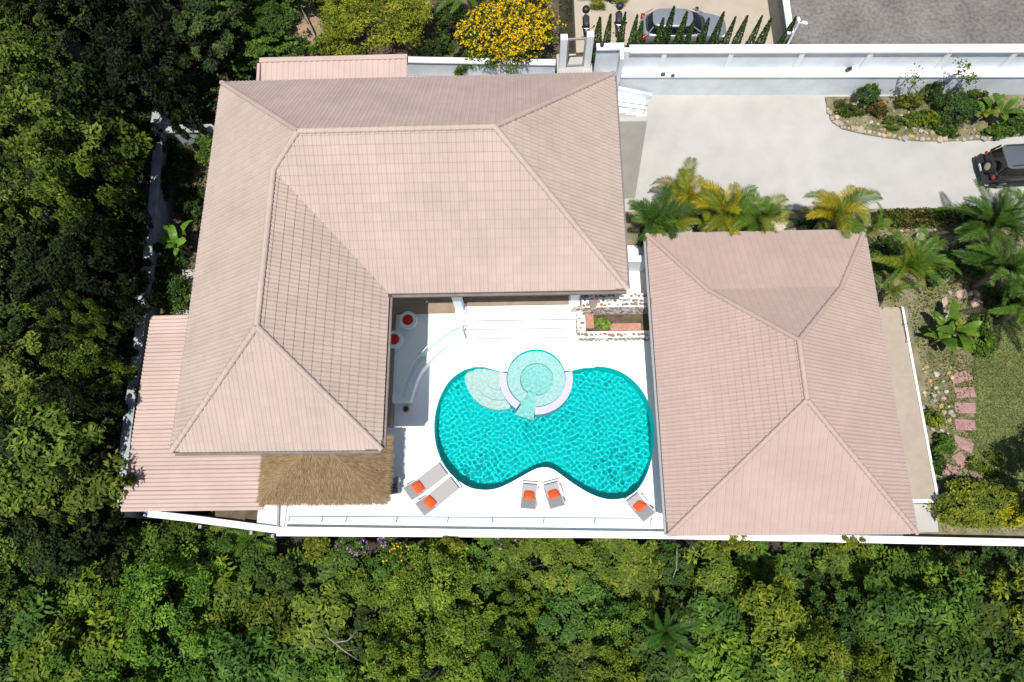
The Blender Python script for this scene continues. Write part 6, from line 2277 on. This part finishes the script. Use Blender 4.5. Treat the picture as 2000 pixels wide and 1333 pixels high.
# more filling shrubs
MORE = [
    ('leafy dark shrub at the house side of the shaded west garden', 375, 400, 0.3, 0.8, 1.0, 0.7, -0.05, LEAFD, (0.8, 0.95, 0.9), 0.2), ('low dark shrub beside the west garden banana plant', 340, 500, 0.2, 0.8, 0.8, 0.5, -0.05, LEAFD, (0.9, 1.1, 1.0), 0.18),
    ('dark shrub at the foot of the west wall corner', 330, 300, 0.2, 0.8, 0.8, 0.6, -0.05, LEAFD, (0.6, 0.7, 0.7), 0.18), ('dark shrub between the west wall and the lean-to end', 305, 560, 0.1, 0.6, 0.8, 0.5, -0.05, LEAFD, (0.8, 1.0, 0.9), 0.16),
    ('dark ferny shrub between the bamboo and the flowering bush', 880, 50, 1.6, 1.0, 1.6, 1.0, 0.62, LEAFD, (0.9, 1.0, 0.9), 0.2), ('shaded shrub under the arching bamboo', 850, 95, 1.0, 0.9, 0.5, 0.5, 0.62, LEAFD, (0.8, 0.8, 0.7), 0.16),
    ('leafy shrub at the wall foot below the flowering bush', 915, 128, 1.3, 0.7, 0.6, 0.8, 0.6, LEAFA, (0.8, 1.0, 0.8), 0.16), ('olive shrub between the sandy bank and the bamboo', 640, 90, 1.0, 0.7, 0.6, 0.6, 0.62, LEAFY, (0.7, 0.75, 0.7), 0.16),
    ('round green shrub at the back of the sandy bank', 480, 60, 1.4, 1.0, 1.0, 1.0, 0.5, LEAFA, (0.8, 1.05, 0.9), 0.2), ('broad green shrub on the crest of the sandy bank', 560, 15, 1.3, 0.9, 0.8, 0.8, 0.5, LEAFA, (0.9, 1.2, 0.9), 0.2),
    ('bronze leaved shrub among the rock garden stones', 1715, 213, 0.4, 0.5, 0.4, 0.4, 0.1, LEAFD, (2.4, 1.1, 1.3), 0.14), ('dusty green shrub near the tip of the rock garden', 1655, 215, 0.25, 0.6, 0.5, 0.3, 0.1, LEAFY, (0.45, 0.5, 0.7), 0.12),
    ('spiky lime shrub before the dense round bush', 1815, 235, 0.4, 0.5, 0.45, 0.45, 0.1, LEAFY, (0.9, 1.05, 0.8), 0.22), ('low green shrub at the kerb below the round bush', 1850, 258, 0.25, 0.6, 0.3, 0.3, 0.1, LEAFA, (0.8, 1.0, 0.9), 0.14),
    ('leafy shrub at the kerb below the banana plants', 1955, 255, 0.35, 0.8, 0.4, 0.4, 0.1, LEAFA, (0.9, 1.15, 0.9), 0.2),
    ('dark shrub filling the gap under the feather palms', 1830, 520, 0.5, 1.0, 0.9, 0.7, -0.01, LEAFD, (0.9, 1.1, 0.9), 0.2), ('green shrub below the dark feather palms', 1890, 505, 0.5, 1.0, 0.8, 0.7, -0.01, LEAFA, (0.7, 0.9, 0.8), 0.2),
    ('low leafy shrub between the guest house eaves and the feather palm', 1725, 500, 0.4, 0.8, 0.8, 0.6, -0.01, LEAFA, (0.7, 0.95, 0.8), 0.18), ('lush shrub beside the banana plant on the lawn side', 1915, 660, 0.35, 0.8, 0.9, 0.45, -0.01, LEAFA, (1.0, 1.2, 0.8), 0.2),
    ('olive shrub under the feather palm at the lawn corner', 1960, 590, 0.4, 0.9, 0.7, 0.5, -0.01, LEAFA, (0.8, 0.95, 0.8), 0.18), ('dark shrub at the hedge end by the off-road car', 1890, 425, 0.5, 0.8, 0.6, 0.6, -0.01, LEAFD, (0.8, 0.9, 0.8), 0.16),
    ('dark shrub under the yellow areca palms', 1380, 440, 0.4, 0.9, 0.4, 0.5, -0.01, LEAFD, (0.8, 1.0, 0.9), 0.18), ('dark shrub under the golden areca palm', 1600, 440, 0.4, 1.0, 0.4, 0.5, -0.01, LEAFD, (0.8, 1.0, 0.9), 0.18), ('dark shrub under the deep green areca palm', 1265, 470, 0.4, 0.5, 0.7, 0.5, -0.01, LEAFD, (0.7, 0.9, 0.9), 0.18),
]
for k, (lab, px, py, zc, rx_, ry_, rz_, gz_, mt, col, lf) in enumerate(MORE):
    bush('garden_shrub', lab, 'shrub', px, py, zc, rx_, ry_, rz_, gz_, 44, 52, 0.3, lf, mt, col, None, 'filling shrubs in the garden beds', 0.42, 0.65, 200 + k, 0.35)
gs_poly = px_poly([(1700, 445), (2060, 430), (2060, 600), (1905, 640), (1900, 950), (1845, 960), (1800, 720), (1770, 590), (1715, 590)], 0.0)
low_growth('ground_cover', 'patchy low ground cover in the bed east of the guest house', 7000, (12, 27, 0, 16), lambda x, y: inside(gs_poly, x, y), lambda x, y: -0.02, 0.16, (0.07, 0.15), LEAFY, (0.75, 0.8, 0.8), 61, 0.5, 1.1)
low_growth('ground_cover', 'patchy low ground cover in the shaded west garden', 3500, (-19, -12.5, 8, 21), lambda x, y: x > pts[2].x + 0.4 - (21 - y) * 0.02, lambda x, y: -0.05, 0.3, (0.09, 0.2), LEAFD, (0.9, 1.1, 0.9), 62)
RB_ = px_poly([(1625, 195), (1632, 235), (1660, 250), (1740, 263), (1860, 268), (2060, 255), (2060, 190)], 0.1)
low_growth('ground_cover', 'patchy low ground cover among the rock garden stones', 2600, (14, 31, 20, 25), lambda x, y: inside(RB_, x, y), lambda x, y: 0.09, 0.15, (0.06, 0.13), LEAFY, (0.6, 0.7, 0.7), 63, 0.45, 1.3)
low_growth('ground_cover', 'leaf litter and low growth in the bed behind the boundary wall', 2600, (-9, 3.3, 23.6, 33), lambda x, y: True, lambda x, y: 0.62, 0.15, (0.07, 0.16), LEAFD, (1.4, 1.2, 0.9), 64, 0.45, 1.0)

# clipped hedge
ha, hb = U(1716, 424, 0.8), U(1862, 424, 0.8)
hd = thing('clipped_hedge', 'long clipped green hedge with reddish tips along the driveway', 'hedge', ((ha.x + hb.x) / 2, ha.y, 0))
g = np.random.default_rng(8)
n = 5200
P = np.stack([g.uniform(ha.x, hb.x, n) - hd.location.x, g.uniform(-0.42, 0.42, n), 0.05 + 0.9 * g.random(n) ** 0.45], 1)
P[:, 2] += 0.06 * np.sin(P[:, 0] * 5) + 0.05 * np.sin(P[:, 0] * 11 + 1)
ho = link('foliage', leaf_mesh('foliage', P, nrm_(P * np.array([0.05, 1, 0.6])), g.uniform(0.08, 0.17, n), g.random(n), LEAFD, 0.5, 0.7, 0.7, 3), hd)
ho.color = (1.15, 1.15, 0.9, 1)
i2 = g.choice(n, 420, replace=False)
rt = leaf_mesh('red_tips', P[i2] + np.array([0, -0.05, 0.06]), nrm_(P[i2]), g.uniform(0.08, 0.15, 420), g.random(420), leaf_mat('leaf_red', (0.16, 0.03, 0.01), (0.30, 0.09, 0.02), (0.42, 0.20, 0.04)), 0.5, 0.7, 0.7, 4)
link('red_tips', rt, hd)['kind'] = 'stuff'
mb = MB()
for k in range(9):
    x = (k - 4) * (hb.x - ha.x) / 9.5
    mb.tube([(x, 0, -0.1), (x + 0.05, 0.03, 0.4), (x, 0, 0.8)], [0.03, 0.02, 0.008], 5, False)
mb.build('stem', BARK, hd)

# ---- row of slim cypresses behind the wall
g = np.random.default_rng(12)
n = 1500
zz = g.random(n) ** 1.25
rr = 0.30 * (1 - zz) ** 0.75 * (0.65 + 0.35 * np.sqrt(g.random(n))) + 0.015
aa = g.uniform(0, 6.28, n)
P = np.stack([rr * np.cos(aa), rr * np.sin(aa), 0.04 + zz * 2.36], 1)
O = np.stack([np.cos(aa), np.sin(aa), np.full(n, 0.6)], 1)
CYP = leaf_mesh('foliage', P, nrm_(O), g.uniform(0.07, 0.15, n), g.random(n), LEAFC, 0.4, 0.3, 0.6, 6)
mbt = MB()
mbt.tube([(0, 0, -0.2), (0, 0, 1.2), (0, 0, 2.2)], [0.045, 0.03, 0.008], 6)
CYT = mbt.mesh('trunk', BARK)
ORD = 'first second third fourth fifth sixth seventh eighth ninth tenth eleventh twelfth thirteenth fourteenth fifteenth sixteenth'.split()
CT = [(1172, 34), (1193, 28), (1222, 24), (1245, 29), (1255, 42), (1296, 36), (1317, 13), (1342, 23), (1355, 40), (1385, 36), (1414, 24), (1437, 33), (1460, 31), (1489, 31), (1507, 36), (1555, 33)]
for i, (px, py) in enumerate(CT):
    t = foot(px, py, 25.95 - 0.027 * (i * 0.9) + random.uniform(-0.08, 0.08))
    o = thing('cypress', 'slim pointed cypress, %s in the row counting from the metal gate' % ORD[i], 'cypress', (t.x, t.y, 1.55), random.uniform(0, 6), 'row of slim cypresses')
    s = (t.z - 1.55) / 2.4
    f = link('foliage', CYP, o)
    q = link('trunk', CYT, o)
    w = random.uniform(0.85, 1.15)
    o.scale = (w, w, s)
    f.color = (*tn(1.0, 1.0, 1.0, 0.15), 1)
mb = MB()
mb.prism(ccw([(5.6, 25.3), (LWX - 0.15, 25.05), (LWX - 0.15, 26.25), (5.6, 26.6)]), 0.3, 1.615)
struct(mb.build('cypress_bed', SOIL))
# clipped low growth at the foot of the row
g = np.random.default_rng(13)
n = 2600
xx = g.uniform(6.6, 14.0, n)
P = np.stack([xx, 25.72 - 0.027 * (xx - 5) + g.normal(0, 0.16, n), 1.6 + 0.55 * g.random(n) ** 0.7], 1)
lg = link('ground_cover', leaf_mesh('ground_cover', P, np.tile([0, 0, 1.0], (n, 1)), g.uniform(0.08, 0.16, n), g.random(n), LEAFC, 0.4, 0.6, 0.8, 7))
lg['kind'] = 'stuff'
lg['label'] = 'low green growth at the foot of the cypress row'
lg['category'] = 'ground cover'

# ---- thin saplings against the wall
for k, (px, py, zt, bx, lab) in enumerate(((1790, 150, 2.6, 1758, 'thin bare sapling with few leaves against the white wall'), (1888, 135, 3.0, 1852, 'taller thin sapling with pale leaves against the white wall'))):
    tp_ = U(px, py, zt)
    base = Vector((U(bx, 205, 0.1).x, U(bx, 205, 0.1).y, 0.1))
    o = thing('sapling', lab, 'sapling', base, 0, 'saplings in the rock garden')
    e = tp_ - base
    mb = MB()
    mb.tube([(0, 0, -0.1), e * 0.5 + Vector((0.1, 0, 0)), e], [0.028, 0.02, 0.008], 6)
    tips = [e]
    for j in range(6):
        s = 0.45 + 0.09 * j
        b_ = e * s + Vector((random.uniform(-0.5, 0.6), random.uniform(-0.3, 0.4), random.uniform(0.1, 0.5)))
        mb.tube([e * s, b_], [0.012, 0.004], 5, False)
        tips.append(b_)
    mb.build('trunk', BARK, o, smooth='all')
    g = np.random.default_rng(90 + k)
    P = np.concatenate([np.array(t)[None] + g.normal(0, 0.16, (26 if k else 12, 3)) for t in tips])
    f = link('foliage', leaf_mesh('foliage', P, np.tile([0, 0, 1.0], (len(P), 1)), g.uniform(0.12, 0.24, len(P)), g.random(len(P)), LEAFA, 0.45, 0.7, 0.6, k), o)
    f.color = (1.3, 1.25, 1.4, 1)


# ================================================================== ROCKS, STEPPING STONES, LAWN
def rock_mesh(k, mat):
    g_ = random.Random(k)
    bm = bmesh.new()
    bmesh.ops.create_icosphere(bm, subdivisions=1, radius=1.0)
    sx, sy, sz = g_.uniform(0.8, 1.25), g_.uniform(0.7, 1.0), g_.uniform(0.5, 0.75)
    for v in bm.verts:
        f = g_.uniform(0.78, 1.12)
        v.co = Vector((v.co.x * sx * f, v.co.y * sy * f, v.co.z * sz * f))
    me = bpy.data.meshes.new('rock')
    bm.to_mesh(me)
    bm.free()
    me.materials.append(mat)
    return me


RK = [rock_mesh(k, ROCKM[k % 4]) for k in range(12)]
bed_px = [(1612, 189), (1617, 215), (1626, 238), (1648, 252), (1690, 262), (1740, 270), (1800, 275), (1860, 275), (1930, 272), (2000, 264), (2120, 255), (2120, 184)]
bed = px_poly(bed_px, 0.1)
mb = MB()
mb.prism(ccw(bed), -0.01, 0.10)
struct(mb.build('rock_garden_bed', SOILG, bevel=0.03))
RGR = 'rocks edging the rock garden'
for i in range(44):                                     # edging stones along the driveway
    t = i / 43
    f = t * 8 + 1
    k = int(f)
    a, b = bed_px[min(k, 9)], bed_px[min(k + 1, 10)]
    px, py = a[0] + (b[0] - a[0]) * (f - k), a[1] + (b[1] - a[1]) * (f - k) - 3 + random.uniform(-3, 2)
    if px > 2030:
        continue
    p = U(px, py, 0.08)
    o = link('rock', RK[random.randrange(12)])
    s = random.uniform(0.10, 0.24)
    o.scale = (s, s, s)
    o.location = (p.x, p.y, 0.06 + s * 0.2)
    o.rotation_euler = (random.uniform(-0.3, 0.3), random.uniform(-0.3, 0.3), random.uniform(0, 6))
    tag(o, 'pale rock edging the planted bed beside the driveway', 'rock', RGR)
for i in range(58):
    px, py = random.uniform(1628, 1800), random.uniform(205, 262)
    if i > 44:
        px, py = random.uniform(1800, 1995), random.uniform(252, 266)
    p = U(px, py, 0.1)
    if not inside(bed, p.x, p.y):
        continue
    o = link('rock', RK[random.randrange(12)])
    s = random.uniform(0.06, 0.19)
    o.scale = (s, s, s)
    o.location = (p.x, p.y, 0.09 + s * 0.2)
    o.rotation_euler = (random.uniform(-0.3, 0.3), random.uniform(-0.3, 0.3), random.uniform(0, 6))
    tag(o, 'pale rock lying inside the planted bed by the white wall', 'rock', 'rocks inside the rock garden')
for (px, py) in ((1500, 430), (1512, 440), (1525, 445), (1503, 446), (1530, 436), (1350, 445), (1330, 455)):
    p = U(px, py, 0.25)
    o = link('rock', RK[random.choice([0, 4, 8])])
    s = random.uniform(0.28, 0.42)
    o.scale = (s, s, s)
    o.location = (p.x, p.y, s * 0.3)
    o.rotation_euler = (0, 0, random.uniform(0, 6))
    tag(o, 'cream boulder under the palms beside the guest house eaves', 'boulder', 'boulders under the areca palms')
for i in range(64):
    px, py = random.uniform(1798, 1862), random.uniform(715, 850)
    if i > 40:
        px, py = random.uniform(1720, 1830), random.uniform(440, 480)
    if i > 52:
        px, py = random.uniform(1800, 1990), random.uniform(560, 620)
    p = U(px, py, 0.0)
    if p.x < px1 + 0.15 and py > 590:
        continue
    o = link('rock', RK[random.randrange(12)])
    s = random.uniform(0.07, 0.17)
    o.scale = (s, s, s)
    o.location = (p.x, p.y, s * 0.25)
    o.rotation_euler = (random.uniform(-0.3, 0.3), random.uniform(-0.3, 0.3), random.uniform(0, 6))
    lab, grp = (('small pale stone scattered between the patio and the stepping stones', 'stones beside the patio') if py > 640 else ('small pale stone in the bed below the clipped hedge', 'stones below the hedge') if py < 500 else ('small pale stone in the planted bed at the lawn edge', 'stones at the lawn edge'))
    tag(o, lab, 'stone', grp)
# log with a sawn end
p = U(1797, 463, 0.2)
o = thing('tree_stump', 'short sawn tree stump with pale rings below the clipped hedge', 'stump', (p.x, p.y, 0), R(20))
mb = MB()
mb.lathe([(0.34, -0.02), (0.28, 0.08), (0.25, 0.28)], 14)
mb.build('bark', BARK, o)
mb = MB()
mb.lathe([(0.235, 0.281), (0.22, 0.295), (0.13, 0.29), (0.11, 0.27), (0.02, 0.27)], 14)
mb.build('cut_face', ROCKM[0], o)
# red earth stones by the lawn
for k, (px, py, s) in enumerate(((1880, 575, 0.5), (1905, 590, 0.4), (1845, 590, 0.35))):
    p = U(px, py, 0.05)
    o = link('rock', RK[(1, 5, 9)[k]])
    o.scale = (s, s * 0.7, s * 0.35)
    o.location = (p.x, p.y, 0.04)
    o.rotation_euler = (0, 0, 0.6 * k)
    tag(o, ['broad flat pinkish rock under the feather palms', 'medium flat pinkish rock under the feather palms', 'small flat pinkish rock near the patio railing'][k], 'rock')
# stepping stones
ST = [(1876, 737, 14, 'nearest the banana plant'), (1885, 767, 3, 'second from the banana plant'), (1886, 797, -3, 'third from the banana plant'), (1885, 830, -3, 'fourth from the banana plant'), (1881, 868, -28, 'tilted out of line beside the pointed-leaf shrub'), (1876, 898, -60, 'small and turned, before the last one'), (1852, 918, -22, 'last before the clipped bush')]
for k, (px, py, a, lab) in enumerate(ST):
    p = U(px, py, 0.03)
    mb = MB()
    wx, wy = (0.50, 0.27) if k != 5 else (0.34, 0.26)
    g_ = random.Random(k)
    poly = [(sx * wx * g_.uniform(0.93, 1.05), sy * wy * g_.uniform(0.92, 1.06)) for sx, sy in ((-1, -1), (1, -1), (1, 1), (-1, 1))]
    mb.prism(poly, -0.03, 0.045)
    o = mb.build('stepping_stone', PINKS, bevel=0.02)
    o.location = (p.x, p.y, 0)
    o.rotation_euler.z = R(a)
    tag(o, 'pink stepping stone, ' + lab, 'stepping stone', 'stepping stones across the lawn')
# patio door mat-like shade rail: slim steel handrail at the north end of the patio
rail = thing('patio_rail', 'slim grey handrail at the planted end of the tan patio', 'railing', (p_a.x, p_a.y, 0.45))
r0_, r1_ = U(1766, 606, 0.9), U(1780, 680, 0.9)
for a, b in ((Vector((px1 - 0.14, p_a.y - 0.1, 1.2)), Vector((px1 - 0.14, p_a.y - 1.9, 1.2))),):
    mb = MB()
    mb.tube([a, b], 0.025, 7)
    mb.build('handrail', STEEL, rail, True)
    for t in (0.0, 0.5, 1.0):
        q = a.lerp(b, t)
        mb = MB()
        mb.tube([(q.x, q.y, 0.448), (q.x, q.y, 1.2)], 0.02, 7)
        mb.build('post', STEEL, rail, True)

# lawn: grass blades
lawn_px = [(1905, 640), (1940, 600), (2060, 560), (2100, 1010), (1960, 960), (1915, 930), (1900, 880), (1905, 780), (1900, 720)]
lawn = px_poly(lawn_px, 0.0)
LAWNG = PM('lawn_ground', (0.175, 0.20, 0.07), 0.95, 3.0, 0.2, 0.6, 20, n2=0.3, n2scale=0.7)
struct(sheet('lawn', ccw(lawn), -0.004, LAWNG))
g = np.random.default_rng(21)
V, RN = [], []
bx = [p[0] for p in lawn]
by = [p[1] for p in lawn]
garden_all = px_poly([(1800, 560), (2080, 540), (2110, 1040), (1840, 1040), (1835, 985)], 0.0)
cnt = 0
while cnt < 30000:
    x, y = g.uniform(17.5, max(bx)), g.uniform(min(by) - 1, max(by) + 0.5)
    il = inside(lawn, x, y)
    if not il and (g.random() > 0.32 or not inside(garden_all, x, y)):
        continue
    hgt = g.uniform(0.04, 0.10)
    a = g.uniform(0, 6.28)
    w = g.uniform(0.008, 0.018)
    lx, ly = g.normal(0, 0.05, 2)
    dx, dy = math.cos(a) * w, math.sin(a) * w
    V.append([(x - dx, y - dy, -0.01), (x + dx, y + dy, -0.01), (x + dx * 0.4 + lx, y + dy * 0.4 + ly, hgt), (x - dx * 0.4 + lx, y - dy * 0.4 + ly, hgt)])
    RN.append(g.random() * 0.7 + 0.3 * (0.5 + 0.5 * noise2(x, y, 0.8)))
    cnt += 1
gm = link('grass', quads_mesh('grass', np.array(V), np.array(RN), GRASSM))
gm['kind'] = 'stuff'
gm['label'] = 'short mown grass of the garden lawn'
gm['category'] = 'grass'
# garden tree just outside, whose shadow falls on the lawn
p = U(2075, 985, 3.5)
put_tree('fine', 2125, 975, 3.6, lambda x, y: 0.0, 0.85, (0.9, 1.0, 0.9), 'feathery garden tree at the edge of the lawn', 'garden trees by the lawn')
# stray white cable-like trunk by the bamboo
a, b = U(583, 5, 1.2), U(630, 108, 1.0)
o = thing('bare_trunk', 'slim pale bare trunk leaning along the sandy bank', 'trunk', (b.x, b.y, 0.6))
mb = MB()
mb.tube([b + Vector((0, 0, -0.45)), b.lerp(a, 0.5) + Vector((0.05, 0, 0.05)), a], [0.07, 0.055, 0.03], 8)
mb.build('stem', PM('pale_bark', (0.27, 0.255, 0.225), 0.9, 5, 0.2, 0.5, 30), o, True, smooth='all')
mb = MB()
mb.tube([b.lerp(a, 0.55) + Vector((0.05, 0, 0.05)), b.lerp(a, 0.7) + Vector((-0.3, 0.1, 0.5))], [0.03, 0.012], 6)
mb.build('branch', BARK, o, True)
# dry fallen branches showing in the wood
for k, (x0_, y0_, x1_, y1_, z) in enumerate(((640, 1245, 700, 1290, 0.8), (655, 1255, 695, 1240, 0.9), (1322, 1075, 1310, 1140, -0.6))):
    a, b = U(x0_, y0_, z), U(x1_, y1_, z - 0.2)
    o = thing('dead_branch', ['long grey dead branch lying over the tree crowns below the deck', 'short grey dead branch beside the long one', 'pale dead branch hanging below the guest house wall'][k], 'branch', a)
    mb = MB()
    m = a.lerp(b, 0.5) + Vector((0.1, -0.08, 0.1))
    mb.tube([a, m, b], [0.035, 0.028, 0.012], 6)
    mb.build('stem', MATS['pale_bark'], o, True, smooth='all')
    mb = MB()
    mb.tube([m, m.lerp(b, 0.6) + Vector((0.25, 0.3, 0.1))], [0.016, 0.006], 5)
    mb.build('twig', MATS['pale_bark'], o, True)
for kind in PROTO:
    for pr in PROTO[kind]:
        if pr.name not in used_proto:
            for ch in list(pr.children):
                bpy.data.objects.remove(ch)
            bpy.data.objects.remove(pr)
